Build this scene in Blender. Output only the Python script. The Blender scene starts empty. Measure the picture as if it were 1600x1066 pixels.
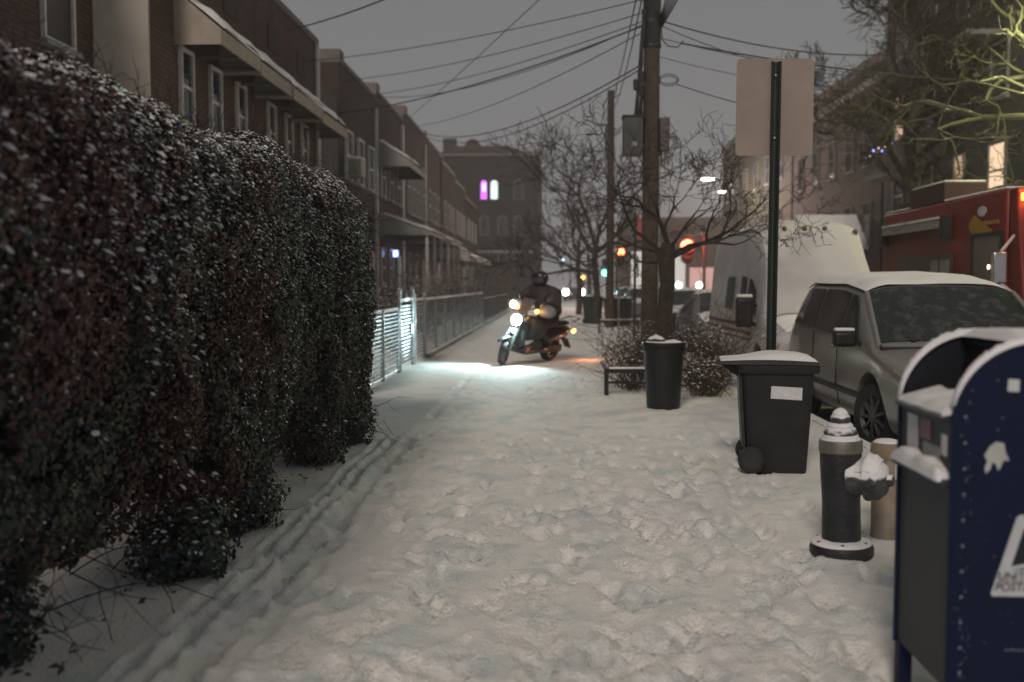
import bpy, bmesh, math, random
import numpy as np
from mathutils import Vector, Matrix, Euler
R = math.radians
S = bpy.context.scene
COL = S.collection

# ---------------------------------------------------------------- camera, sky, sun, exposure
cd = bpy.data.cameras.new('camera'); cam = bpy.data.objects.new('camera', cd); COL.objects.link(cam)
cam.location = (0, 0, 1.5); cam.rotation_euler = (R(90-3.24), 0, R(2.466))
cd.sensor_width = 36; cd.lens = 35; cd.clip_start = .05; cd.clip_end = 3000
cd.dof.use_dof = True; cd.dof.focus_distance = 7.5; cd.dof.aperture_fstop = 1.35; cd.dof.aperture_blades = 0
S.camera = cam
W = bpy.data.worlds.new('World'); S.world = W; W.use_nodes = True
wn = W.node_tree.nodes; wl = W.node_tree.links; wn.clear()
wo = wn.new('ShaderNodeOutputWorld'); wb = wn.new('ShaderNodeBackground')
tc = wn.new('ShaderNodeTexCoord'); sx = wn.new('ShaderNodeSeparateXYZ'); cr = wn.new('ShaderNodeValToRGB')
wl.new(tc.outputs['Generated'], sx.inputs[0]); wl.new(sx.outputs['Z'], cr.inputs[0]); wl.new(cr.outputs[0], wb.inputs[0]); wl.new(wb.outputs[0], wo.inputs[0])
e = cr.color_ramp.elements
e[0].position = 0.0; e[0].color = (.31, .30, .30, 1)
e[1].position = .32; e[1].color = (.225, .227, .232, 1)
k = e.new(.12); k.color = (.265, .263, .265, 1)
k = e.new(.9); k.color = (.19, .192, .2, 1)
wb.inputs[1].default_value = .84
sd = bpy.data.lights.new('sun', 'SUN'); sun = bpy.data.objects.new('sun', sd); COL.objects.link(sun)
sd.energy = 1.5; sd.angle = R(13); sd.color = (1, .88, .77)
sun.rotation_euler = Vector((-.22, -1, .74)).to_track_quat('Z', 'Y').to_euler(); sun.location = (0, 0, 30)
S.view_settings.view_transform = 'Standard'; S.view_settings.look = 'None'; S.view_settings.exposure = 0; S.view_settings.gamma = 1
S.render.engine = 'CYCLES'
cy = S.cycles; cy.max_bounces = 5; cy.diffuse_bounces = 2; cy.glossy_bounces = 2; cy.transmission_bounces = 3
cy.volume_bounces = 0; cy.transparent_max_bounces = 12; cy.use_denoising = True; cy.caustics_reflective = False; cy.caustics_refractive = False
cy.sample_clamp_indirect = 2.0; cy.sample_clamp_direct = 0
cy.use_adaptive_sampling = True; cy.adaptive_threshold = .02

# ---------------------------------------------------------------- materials
MATS = {}
def mat(name, col, rough=.7, metal=0, col2=None, scale=6, mixlo=.4, mixhi=.65, bump=0, bscale=60, snow=0, snow_scale=9, spec=.4, emit=None, est=0, trans=0, coat=0, alpha=1):
    if name in MATS: return MATS[name]
    m = bpy.data.materials.new(name); m.use_nodes = True; MATS[name] = m
    nt = m.node_tree; n = nt.nodes; l = nt.links; b = n['Principled BSDF']
    b.inputs['Base Color'].default_value = (*col, 1); b.inputs['Roughness'].default_value = rough; b.inputs['Metallic'].default_value = metal
    b.inputs['Specular IOR Level'].default_value = spec; b.inputs['Coat Weight'].default_value = coat; b.inputs['Transmission Weight'].default_value = trans
    b.inputs['Alpha'].default_value = alpha
    if emit: b.inputs['Emission Color'].default_value = (*emit, 1); b.inputs['Emission Strength'].default_value = est
    t = n.new('ShaderNodeTexCoord')
    if col2 is None: col2 = tuple(c*.8 for c in col)
    nz = n.new('ShaderNodeTexNoise'); nz.inputs['Scale'].default_value = scale; nz.inputs['Detail'].default_value = 6; nz.inputs['Roughness'].default_value = .6
    l.new(t.outputs['Object'], nz.inputs['Vector'])
    mr = n.new('ShaderNodeMapRange'); mr.inputs['From Min'].default_value = mixlo; mr.inputs['From Max'].default_value = mixhi
    l.new(nz.outputs['Fac'], mr.inputs[0])
    mx = n.new('ShaderNodeMix'); mx.data_type = 'RGBA'; mx.inputs[6].default_value = (*col, 1); mx.inputs[7].default_value = (*col2, 1)
    l.new(mr.outputs[0], mx.inputs[0]); out = mx.outputs[2]
    if snow:
        g = n.new('ShaderNodeNewGeometry'); s = n.new('ShaderNodeSeparateXYZ'); l.new(g.outputs['Normal'], s.inputs[0])
        n2 = n.new('ShaderNodeTexNoise'); n2.inputs['Scale'].default_value = snow_scale; n2.inputs['Detail'].default_value = 4; l.new(t.outputs['Object'], n2.inputs['Vector'])
        a = n.new('ShaderNodeMath'); a.operation = 'MULTIPLY_ADD'; a.inputs[1].default_value = 1.2; l.new(n2.outputs['Fac'], a.inputs[0]); l.new(s.outputs['Z'], a.inputs[2])
        r2 = n.new('ShaderNodeMapRange'); r2.inputs['From Min'].default_value = 1.75-snow; r2.inputs['From Max'].default_value = 1.9-snow; l.new(a.outputs[0], r2.inputs[0])
        m2 = n.new('ShaderNodeMix'); m2.data_type = 'RGBA'; m2.inputs[7].default_value = (.74, .74, .75, 1); l.new(out, m2.inputs[6]); l.new(r2.outputs[0], m2.inputs[0]); out = m2.outputs[2]
    l.new(out, b.inputs['Base Color'])
    if bump:
        n3 = n.new('ShaderNodeTexNoise'); n3.inputs['Scale'].default_value = bscale; n3.inputs['Detail'].default_value = 5; l.new(t.outputs['Object'], n3.inputs['Vector'])
        bp = n.new('ShaderNodeBump'); bp.inputs['Strength'].default_value = bump; bp.inputs['Distance'].default_value = .02; l.new(n3.outputs['Fac'], bp.inputs['Height']); l.new(bp.outputs[0], b.inputs['Normal'])
    return m
def brick_mat(name, c1, c2, mortar, scale=1.0, swap=True, darker=.75):
    m = bpy.data.materials.new(name); m.use_nodes = True; MATS[name] = m
    nt = m.node_tree; n = nt.nodes; l = nt.links; b = n['Principled BSDF']; b.inputs['Roughness'].default_value = .85
    t = n.new('ShaderNodeTexCoord'); g = n.new('ShaderNodeNewGeometry'); s = n.new('ShaderNodeSeparateXYZ'); l.new(g.outputs['Position'], s.inputs[0])
    a = n.new('ShaderNodeMath'); a.operation = 'ADD'; l.new(s.outputs['X'], a.inputs[0]); l.new(s.outputs['Y'], a.inputs[1])
    c = n.new('ShaderNodeCombineXYZ'); l.new(a.outputs[0], c.inputs[0]); l.new(s.outputs['Z'], c.inputs[1])
    br = n.new('ShaderNodeTexBrick'); l.new(c.outputs[0], br.inputs['Vector']); br.inputs['Scale'].default_value = scale
    br.inputs['Brick Width'].default_value = .23; br.inputs['Row Height'].default_value = .085; br.inputs['Mortar Size'].default_value = .011; br.inputs['Mortar Smooth'].default_value = .3
    br.inputs['Color1'].default_value = (*c1, 1); br.inputs['Color2'].default_value = (*c2, 1); br.inputs['Mortar'].default_value = (*mortar, 1); br.inputs['Bias'].default_value = -.1
    nz = n.new('ShaderNodeTexNoise'); nz.inputs['Scale'].default_value = .8; nz.inputs['Detail'].default_value = 8; l.new(t.outputs['Object'], nz.inputs['Vector'])
    mr = n.new('ShaderNodeMapRange'); mr.inputs['From Min'].default_value = .3; mr.inputs['From Max'].default_value = .7; mr.inputs['To Min'].default_value = darker; mr.inputs['To Max'].default_value = 1.15; l.new(nz.outputs['Fac'], mr.inputs[0])
    mx = n.new('ShaderNodeVectorMath'); mx.operation = 'SCALE'; l.new(br.outputs['Color'], mx.inputs[0]); l.new(mr.outputs[0], mx.inputs['Scale'])
    l.new(mx.outputs[0], b.inputs['Base Color'])
    bp = n.new('ShaderNodeBump'); bp.inputs['Strength'].default_value = .6; bp.inputs['Distance'].default_value = .01; bp.invert = True; l.new(br.outputs['Fac'], bp.inputs['Height']); l.new(bp.outputs[0], b.inputs['Normal'])
    return m
def snow_mat(name, col, col2, scale=3.0, bump=.5, bscale=45, lo=.42, hi=.62):
    return mat(name, col, .75, 0, col2, scale, lo, hi, bump, bscale, spec=.25)
M_snow = snow_mat('snow', (.80, .785, .77), (.74, .73, .72), 3, .35, 70)
M_walk = snow_mat('trodden_snow', (.83, .805, .765), (.62, .665, .655), 2.4, .7, 70, .47, .66)
M_roadsnow = snow_mat('road_snow', (.62, .6, .58), (.36, .35, .35), .8, .6, 12)
M_brick1 = brick_mat('red_brick', (.120, .060, .047), (.075, .041, .035), (.026, .023, .022))
M_brick2 = brick_mat('dark_brick', (.060, .034, .030), (.046, .027, .024), (.042, .036, .033))
M_brick3 = brick_mat('brown_brick', (.066, .045, .037), (.050, .035, .029), (.05, .042, .038))
M_stucco = mat('beige_stucco', (.56, .50, .44), .9, 0, (.50, .44, .38), 2, bump=.3, bscale=30)
M_white = mat('white_paint', (.62, .60, .58), .5, 0, (.5, .48, .46), 5)
M_glass_dark = mat('window_glass', (.02, .022, .026), .08, 0, (.035, .035, .04), 2, spec=.8)
M_concrete = mat('concrete', (.30, .29, .28), .9, 0, (.22, .21, .2), 5, bump=.3, snow=.5)
M_coping = mat('coping', (.17, .15, .14), .85, 0, None, 4, snow=.35)
M_black = mat('black_plastic', (.009, .010, .010), .45, 0, (.014, .014, .015), 9, bump=.1, bscale=90)
M_rubber = mat('rubber', (.012, .012, .013), .8, 0, (.03, .03, .03), 8, bump=.2)
M_darkmetal = mat('dark_metal', (.05, .05, .052), .5, .6, (.03, .03, .03), 8)
M_steel = mat('steel', (.34, .34, .35), .4, .8, (.24, .24, .25), 8)
M_chrome = mat('chrome', (.6, .6, .6), .2, 1)
M_bark = mat('bark', (.055, .042, .036), .95, 0, (.028, .023, .02), 14, bump=.8, bscale=40, snow=.12)
M_barkfar = mat('pale_bark', (.06, .05, .045), .95, 0, (.035, .03, .027), 14, snow=.1)
M_wood = mat('pole_wood', (.075, .054, .042), .9, 0, (.045, .034, .028), 10, bump=.6, bscale=30)
M_wire = mat('cable_rubber', (.03, .03, .032), .7)
M_orange = mat('orange_lens', (1, .3, .04), .4, emit=(1, .33, .06), est=14)

# ---------------------------------------------------------------- mesh kit
class MB:
    def __init__(s): s.v = []; s.f = []; s.m = []; s.mi = 0; s.mats = []
    def mat(s, m):
        if m not in s.mats: s.mats.append(m)
        s.mi = s.mats.index(m); return s
    def add(s, vs, fs):
        o = len(s.v); s.v += [tuple(v) for v in vs]
        for f in fs: s.f.append(tuple(i+o for i in f)); s.m.append(s.mi)
        return s
    def box(s, x0, x1, y0, y1, z0, z1, M=None):
        vs = [Vector((x, y, z)) for z in (z0, z1) for y in (y0, y1) for x in (x0, x1)]
        if M: vs = [M @ v for v in vs]
        return s.add(vs, [(0, 2, 3, 1), (4, 5, 7, 6), (0, 1, 5, 4), (2, 6, 7, 3), (0, 4, 6, 2), (1, 3, 7, 5)])
    def bar(s, a, b, w, h=None, up=(0, 0, 1)):
        a = Vector(a); b = Vector(b); h = h or w; d = b-a; L = d.length; d.normalize(); u = Vector(up)
        if abs(d.dot(u)) > .95: u = Vector((0, 1, 0))
        x = d.cross(u).normalized(); y = x.cross(d)
        vs = [p + x*(i*w/2) + y*(j*h/2) for p in (a, b) for i, j in ((-1, -1), (1, -1), (1, 1), (-1, 1))]
        return s.add(vs, [(3, 2, 1, 0), (4, 5, 6, 7), (0, 1, 5, 4), (1, 2, 6, 5), (2, 3, 7, 6), (3, 0, 4, 7)])
    def tube(s, pts, r, n=8, caps=True):
        pts = [Vector(p) for p in pts]; k = len(pts)
        rr = r if isinstance(r, (list, tuple)) else [r]*k
        prev = None; vs = []
        for i, p in enumerate(pts):
            d = (pts[min(i+1, k-1)] - pts[max(i-1, 0)])
            if d.length < 1e-9: d = Vector((0, 0, 1))
            d.normalize()
            if prev is None:
                u = Vector((0, 0, 1)) if abs(d.z) < .9 else Vector((1, 0, 0)); x = d.cross(u).normalized()
            else:
                x = prev - d*prev.dot(d); x = x.normalized() if x.length > 1e-6 else d.orthogonal().normalized()
            prev = x; y = d.cross(x)
            for j in range(n):
                a = 2*math.pi*j/n; vs.append(p + x*(rr[i]*math.cos(a)) + y*(rr[i]*math.sin(a)))
        fs = [(i*n+j, i*n+(j+1) % n, (i+1)*n+(j+1) % n, (i+1)*n+j) for i in range(k-1) for j in range(n)]
        if caps: fs += [tuple(range(n))[::-1], tuple(range((k-1)*n, k*n))]
        return s.add(vs, fs)
    def lathe(s, prof, n=24, M=None, caps=True):
        vs = []; k = len(prof)
        for r, z in prof:
            for j in range(n):
                a = 2*math.pi*j/n; v = Vector((r*math.cos(a), r*math.sin(a), z)); vs.append(M @ v if M else v)
        fs = [(i*n+j, i*n+(j+1) % n, (i+1)*n+(j+1) % n, (i+1)*n+j) for i in range(k-1) for j in range(n)]
        if caps: fs += [tuple(range(n))[::-1], tuple(range((k-1)*n, k*n))]
        return s.add(vs, fs)
    def loft(s, rings, closed=True, caps=True):
        n = len(rings[0]); k = len(rings); vs = [p for r in rings for p in r]; m = n if closed else n-1
        fs = [(i*n+j, i*n+(j+1) % n, (i+1)*n+(j+1) % n, (i+1)*n+j) for i in range(k-1) for j in range(m)]
        if caps and closed: fs += [tuple(range(n))[::-1], tuple(range((k-1)*n, k*n))]
        return s.add(vs, fs)
    def prism(s, poly, axis, a, b):
        "poly in the two other axes, extruded along axis from a to b"
        def P(u, v, t): return {0: (t, u, v), 1: (u, t, v), 2: (u, v, t)}[axis]
        n = len(poly); vs = [P(u, v, a) for u, v in poly] + [P(u, v, b) for u, v in poly]
        fs = [tuple(range(n))[::-1], tuple(range(n, 2*n))] + [(i, (i+1) % n, n+(i+1) % n, n+i) for i in range(n)]
        return s.add(vs, fs)
    def obj(s, name, m=None, parent=None, smooth=False, bevel=0, seg=2, sub=0, angle=40):
        me = bpy.data.meshes.new(name); me.from_pydata([tuple(v) for v in s.v], [], s.f)
        if s.mats:
            for x in s.mats: me.materials.append(x)
            me.polygons.foreach_set('material_index', s.m)
        elif m: me.materials.append(m)
        bm = bmesh.new(); bm.from_mesh(me); bmesh.ops.recalc_face_normals(bm, faces=bm.faces); bm.to_mesh(me); bm.free()
        me.validate()
        o = bpy.data.objects.new(name, me); COL.objects.link(o)
        if parent: o.parent = parent
        if smooth: me.polygons.foreach_set('use_smooth', [True]*len(me.polygons))
        if bevel:
            b = o.modifiers.new('b', 'BEVEL'); b.width = bevel; b.segments = seg; b.limit_method = 'ANGLE'; b.angle_limit = R(35)
            me.polygons.foreach_set('use_smooth', [True]*len(me.polygons))
        if sub: q = o.modifiers.new('s', 'SUBSURF'); q.levels = sub; q.render_levels = sub
        if (smooth or bevel) and not sub: me.set_sharp_from_angle(angle=R(angle))
        return o
def tag(o, label=None, cat=None, group=None, kind=None):
    if label: o['label'] = label
    if cat: o['category'] = cat
    if group: o['group'] = group
    if kind: o['kind'] = kind
    return o
def empty(name, label, cat, loc=(0, 0, 0), rot=(0, 0, 0), group=None):
    o = bpy.data.objects.new(name, None); o.empty_display_size = .2; COL.objects.link(o); o.location = loc; o.rotation_euler = rot
    return tag(o, label, cat, group)
def ct(o, loc=None, rotz=None, label=None, parent=None):
    c = o.copy(); COL.objects.link(c); c.parent = parent
    if loc is not None: c.location = loc
    if rotz is not None: c.rotation_euler = (0, 0, rotz)
    if label: c['label'] = label
    for ch in list(o.children): ct(ch, parent=c)
    return c
F = 1556.; CX, CY = 867., 445.
def at(px, py, d):       # a point of the street seen at photo pixel px,py, d metres down the street (street axis: vanishing point 867,445)
    return Vector(((px-CX)/F*d, d, 1.5-(py-CY)/F*d))
_ys, _ps = R(2.466), R(3.24)
rng = np.random.default_rng(7)
def vn(x, y, seed=0):
    xi = np.floor(x).astype(np.int64); yi = np.floor(y).astype(np.int64); fx = x-xi; fy = y-yi
    fx = fx*fx*(3-2*fx); fy = fy*fy*(3-2*fy)
    def h(a, b):
        n = (a*374761393 + b*668265263 + seed*974634777) & 0xffffffff
        n = ((n ^ (n >> 13))*1274126177) & 0xffffffff
        return ((n ^ (n >> 16)) & 0xffff)/65535.
    return (h(xi, yi)*(1-fx)+h(xi+1, yi)*fx)*(1-fy) + (h(xi, yi+1)*(1-fx)+h(xi+1, yi+1)*fx)*fy
def fbm(x, y, o=4, seed=0):
    a = 0; w = .5
    for i in range(o): a = a + w*(vn(x*2**i, y*2**i, seed+i)-.5); w *= .5
    return a
def npmesh(name, V, Fc, mats, mi=None, smooth=False, parent=None):
    me = bpy.data.meshes.new(name); k = Fc.shape[1]
    me.vertices.add(len(V)); me.vertices.foreach_set('co', V.astype(np.float32).ravel())
    me.loops.add(Fc.size); me.loops.foreach_set('vertex_index', Fc.astype(np.int32).ravel())
    me.polygons.add(len(Fc)); me.polygons.foreach_set('loop_start', np.arange(len(Fc), dtype=np.int32)*k); me.polygons.foreach_set('loop_total', np.full(len(Fc), k, np.int32))
    for m in mats: me.materials.append(m)
    if mi is not None: me.polygons.foreach_set('material_index', mi.astype(np.int32))
    if smooth: me.polygons.foreach_set('use_smooth', np.ones(len(Fc), bool))
    me.update(calc_edges=True)
    o = bpy.data.objects.new(name, me); COL.objects.link(o); o.parent = parent
    return o
def grid_obj(name, xs, ys, H, m, parent=None):
    X, Y = np.meshgrid(xs, ys); V = np.stack([X.ravel(), Y.ravel(), H.ravel()], 1); nx = len(xs); ny = len(ys)
    i = np.arange((ny-1)*(nx-1)); a = (i//(nx-1))*nx + i % (nx-1)
    return npmesh(name, V, np.stack([a, a+1, a+nx+1, a+nx], 1), [m], smooth=True, parent=parent)

# ---------------------------------------------------------------- the ground
def steps(a, b, f):
    out = [a]
    while out[-1] < b: out.append(out[-1]+f(out[-1]))
    return np.array(out)
ys = steps(1.0, 84, lambda y: max(.022, y*.0055)); ys[-1] = 84
ys = np.concatenate([np.arange(-8, 1, .5), ys])
xs = np.concatenate([np.arange(-9, -2.7, .12), np.arange(-2.7, 2.83, .026), [2.85]])
X, Y = np.meshgrid(xs, ys)
H = .022*fbm(X*.8, Y*.8, 3, 1) + .005*fbm(X*6, Y*6, 3, 5)
tr = np.clip((X+1.48)/.12, 0, 1)*np.clip((2.0-.02*Y-X)/.6, 0, 1)          # the trodden middle
near = np.clip((10.2-Y+.9*fbm(X*.9, Y*.9, 2, 9)*4)/1.6, .13, 1)
H += tr*near*(.030*fbm(X*3.2+.5*Y, Y*1.6, 2, 11) + .020*fbm(X*7+Y, Y*4.5, 2, 21) + .021*fbm(X*21, Y*15, 2, 25)) - .010*tr
rs = np.random.default_rng(3)
for i in range(1500):
    fy = 1.5+15*rs.random()**1.2; fx = np.clip(rs.normal(.02, .95), -1.4, 1.7); an = rs.normal(.05, .3); dp = .024*(.5+rs.random()) * (1 if fy < 10 else .35)
    a = np.searchsorted(ys, fy-.35); b = np.searchsorted(ys, fy+.35); c = np.searchsorted(xs, fx-.35); d = np.searchsorted(xs, fx+.35)
    dx = X[a:b, c:d]-fx; dy = Y[a:b, c:d]-fy; u = dx*math.cos(an)+dy*math.sin(an); v = -dx*math.sin(an)+dy*math.cos(an)
    w = .055*(1-.25*np.sign(v)*np.clip(abs(v)/.08, 0, 1)); q = (u/w)**2+(v/.145)**2
    H[a:b, c:d] += -dp*.8*np.exp(-q**3*.7)*(1+.35*np.sin(v*150)*(abs(v) < .14)) + dp*.32*np.exp(-((np.sqrt(q)-1.22)/.2)**2)*(1+3*fbm(X[a:b, c:d]*14, Y[a:b, c:d]*14, 2, 44))
def rut(x0, k, amp, w, y0, y1, wob=.03):
    global H
    c = x0 + k*(Y-3) + wob*np.sin(Y*1.1+x0*3) + .015*np.sin(Y*3.7); g = np.clip((Y-y0)/.4, 0, 1)*np.clip((y1-Y)/.8, 0, 1)
    rough = 1+2.2*fbm(X*12, Y*9, 3, 33)*2
    H += g*amp*rough*(-np.exp(-((X-c)/w)**2) + .65*np.exp(-((X-c-w*1.9)/(w*.7))**2) + .5*np.exp(-((X-c+w*1.9)/(w*.7))**2))
rut(-1.66, .000, .026, .026, 0, 10, .02); rut(-1.56, .003, .030, .026, 0, 9.8, .02); rut(-1.30, -.012, .013, .035, 2, 9.5, .06)
rut(.95, .045, .022, .05, 2, 11, .08); rut(1.22, .03, .018, .05, 2.5, 12, .05); rut(.55, .07, .014, .05, 5, 11, .05)
H += np.clip((-1.7-X)/.8, 0, 1)*.02 + np.clip((-2.1-X)/1.5, 0, 1)*.05*np.clip((11-Y)/2, 0, 1)
H += .35*np.clip((-3.0-X)/1.5, 0, 1)*np.clip((Y-19)/2, 0, 1)                  # the front yards sit a little higher
H += .020*np.exp(-(((X-1.6)**2+(Y-5.55)**2)/.06)) 
tag(grid_obj('sidewalk', xs, ys, H, M_walk), 'snow covered pavement trodden by many footprints', 'pavement', kind='structure')
xs2 = np.arange(2.99, 12.21, .09); ys2 = steps(2, 86, lambda y: max(.09, y*.01)); ys2 = np.concatenate([[-8], ys2]); X, Y = np.meshgrid(xs2, ys2)
H2 = -.20 + .03*fbm(X*2, Y*.8, 4, 51)
for c in (5.9, 7.4, 9.0, 10.6): H2 -= .03*np.exp(-((X-c-.05*np.sin(Y*.4))/.16)**2)
tag(grid_obj('road', xs2, ys2, H2, M_roadsnow), 'slushy snow covered road with wheel ruts', 'road', kind='structure')
tag(MB().box(2.85, 2.99, -8, 84, -.3, .012).obj('kerb', M_concrete, bevel=.02), 'kerb dusted with snow along the parked cars', 'kerb', kind='structure')
tag(MB().box(12.2, 12.35, -8, 84, -.2, .012).box(12.35, 60, -8, 84, -.2, .004).obj('far_pavement', M_snow), 'snowy pavement across the road', 'pavement', kind='structure')
tag(MB().box(-70, 70, 86, 100, -.35, -.2).obj('cross_street', M_roadsnow), 'snowy cross street at the end of the block', 'road', kind='structure')
tag(MB().box(-600, 600, -60, 1500, -.4, -.26).obj('ground', M_snow), 'snow covered ground', 'ground', kind='structure')
# ---------------------------------------------------------------- brick row on the left
def windows(house, X, ys_, z0, z1, w, wall_side=1, frame=M_white, pane=M_glass_dark, sash=True, depth=.07, lintel=None):
    "upright windows on a wall that faces +x (wall_side 1) or -x (-1)"
    for y in ys_:
        s = wall_side
        f = MB(); t = .06
        f.box(X, X+s*depth, y-w/2, y-w/2+t, z0, z1).box(X, X+s*depth, y+w/2-t, y+w/2, z0, z1)
        f.box(X, X+s*(depth-.004), y-w/2+t, y+w/2-t, z1-t, z1).box(X, X+s*(depth-.004), y-w/2+t, y+w/2-t, z0, z0+t)
        if sash: f.box(X, X+s*(depth-.03), y-w/2+t, y+w/2-t, (z0+z1)/2-.03, (z0+z1)/2+.03)
        o = f.obj('window', frame, house)
        MB().box(X, X+s*.022, y-w/2+t, y+w/2-t, z0+t, z1-t).obj('pane', pane, o)
        MB().box(X, X+s*(depth+.07), y-w/2-.07, y+w/2+.07, z0-.08, z0-.002).obj('sill', M_concrete, o)
def lit(name, col, st): return mat(name, tuple(c*.5 for c in col), .5, emit=col, est=st)
M_aw = mat('awning_metal', (.36, .31, .245), .55, 0, (.29, .25, .2), 3, bump=.1, snow=0)
M_aw2 = mat('awning_metal_pale', (.30, .29, .27), .6, 0, (.24, .235, .22), 3)
M_awd = mat('awning_underside', (.16, .15, .135), .8)
def awning(house, X, y0, y1, zt, zb, out, valance=.45, m=None, name='awning', side=None):
    m = m or M_aw
    a = MB()
    # sloped sheet with pressed ribs
    n = max(3, int((y1-y0)/.14)); top = []; 
    for i in range(n+1):
        y = y0+(y1-y0)*i/n; r = .012*(i % 2)
        top.append((y, r))
    for (ya, ra), (yb, rb) in zip(top, top[1:]):
        a.add([(X, ya, zt+ra), (X+out, ya, zb+ra), (X+out, yb, zb+rb), (X, yb, zt+rb), (X, ya, zt-.03), (X+out, ya, zb-.03), (X+out, yb, zb-.03), (X, yb, zt-.03)], [(0, 1, 2, 3), (7, 6, 5, 4)])
    o = a.obj(name, m, house)
    for y in (y0-.02, y1): MB().prism([(X, zt+.015), (X+out+.01, zb+.015), (X+out+.01, zb-valance), (X, zb-valance)], 1, y, y+.02).obj('end_panel', side or m, o)
    MB().box(X+out-.005, X+out+.02, y0, y1, zb-valance, zb+.01).obj('valance', side or m, o)
    k = max(2, int((y1-y0)/1.0))
    for i in range(k+1):
        y = y0+.05+(y1-y0-.1)*i/k; MB().bar((X, y, zb-valance+.04), (X+out, y, zb-valance+.04), .05, .05).obj('strut', M_awd, o)
    # snow blanket lying on the slope
    nx, ny = 10, max(6, int((y1-y0)/.12)); xs_ = np.linspace(0, 1, nx); yy = np.linspace(y0+.01, y1-.01, ny); A, B = np.meshgrid(xs_, yy)
    th = .15*np.clip(np.minimum(A, 1.02-A)*9, 0.02, 1)**.5*(.75+.9*fbm(A*3+y0, B*2.5, 3, 77)*1.5)*np.clip(np.minimum(B-y0, y1-B)*8+.15, .1, 1)
    V = np.stack([X+A*(out+.05), B, zt+(zb-zt)*A+.016+th], -1).reshape(-1, 3); i = np.arange((ny-1)*(nx-1)); q = (i//(nx-1))*nx+i % (nx-1)
    npmesh('snow', V, np.stack([q, q+1, q+nx+1, q+nx], 1), [M_snow], smooth=True, parent=o)
    MB().box(X+.02, X+out+.032, y0, y1, zb-.005+.0, zb+.03).obj('snow_lip', M_snow, o, bevel=.012) if False else None
    return o
def coping(house, X0, X1, y0, y1, z, t=.16):
    c = MB(); c.box(X1-.35, X1+.06, y0, y1, z, z+t); c.obj('coping', M_coping, house, bevel=.02)
    s_ = MB().box(X1-.33, X1+.04, y0+.02, y1-.02, z+t, z+t+.05).obj('snow', M_snow, house, bevel=.02)

def roof_top(house, x0, x1, y0, y1, z): MB().box(x0, x1, y0, y1, z, z+.02).obj('roof', M_snow, house)
# near house, set back behind the hedge
h = empty('brick_rowhouse', 'red brick house set back behind the tall hedge, with a beige rendered return wall', 'house', (-8.5, 10, 0), group='brick rowhouses along the left pavement')
def P(mb, name, m, house=None, **k): # built in world coordinates, parented to an Empty that stands at its base
    o = mb.obj(name, m, **k); o.parent = house; o.matrix_parent_inverse = Matrix.Translation(house.location).inverted(); return o
class House:
    def __init__(s, label, loc, group='brick rowhouses along the left pavement', name='brick_rowhouse', cat='house'):
        s.e = empty(name, label, cat, (0, 0, 0), group=group); s.loc = loc
    def done(s):   # move the Empty to the base of the thing, the parts stay where they were built
        for c in s.e.children: c.location = -Vector(s.loc)
        s.e.location = s.loc
bpy.data.objects.remove(h)
G = []
h = House('red brick house set back behind the tall hedge with a beige rendered return wall', (-8.5, 10, 0)); G.append(h)
MB().box(-12, -7.42, 3, 16, -.1, 8.0).obj('wall', M_brick1, h.e)
MB().box(-7.418, -6.52, 15.93, 15.997, 0, 7.9).obj('return_wall', M_stucco, h.e)
MB().box(-7.418, -6.52, 15.90, 15.995, 6.18, 6.3).obj('trim', M_coping, h.e, bevel=.02)
windows(h.e, -7.42, (10.4, 12.35, 14.75), 5.05, 6.75, .95); windows(h.e, -7.42, (10.4, 14.75), 1.6, 3.1, .95)
coping(h.e, -12, -7.42, 3, 15.9, 8.0); roof_top(h.e, -12, -7.8, 3, 15.9, 8.0); h.done()
# house with the long beige awnings
for n_, (y0, y1, lab, aws, wins) in enumerate([
    (16.0, 21.6, 'red brick house with long beige metal awning seen just above the tall hedge', ((17.0, 19.25, 6.52, 5.84), (19.3, 21.5, 6.50, 5.80)), (17.45, 18.95, 20.5)),
    (21.62, 27.3, 'red brick house with snow topped awnings ending at the alley', ((21.7, 24.4, 6.46, 5.78), (24.45, 27.15, 6.42, 5.72)), (22.7, 24.2, 25.7))]):
    h = House(lab, (-8.5, (y0+y1)/2, 0)); G.append(h); X = -6.5
    MB().box(-12, X, y0, y1, -.1, 8.0).obj('wall', M_brick1, h.e)
    windows(h.e, X, wins, 4.3, 5.62, .62)
    windows(h.e, X, wins[::2], 1.3, 2.9, .9)
    for a in aws: awning(h.e, X, a[0], a[1], a[2], a[3], .80, .25)
    coping(h.e, -12, X, y0, y1, 8.0)
    for y in ((y0+1.4), (y0+4.0)): MB().box(X, X+.02, y-.45, y+.45, 6.85, 7.4).obj('brick_panel', M_brick3, h.e)
    roof_top(h.e, -12, X-.36, y0, y1, 8.0)
    if n_ == 1:
        MB().box(X, X+.09, 27.05, 27.25, 0, 8.0).obj('downpipe', M_white, h.e, bevel=.02)
    h.done()
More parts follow.
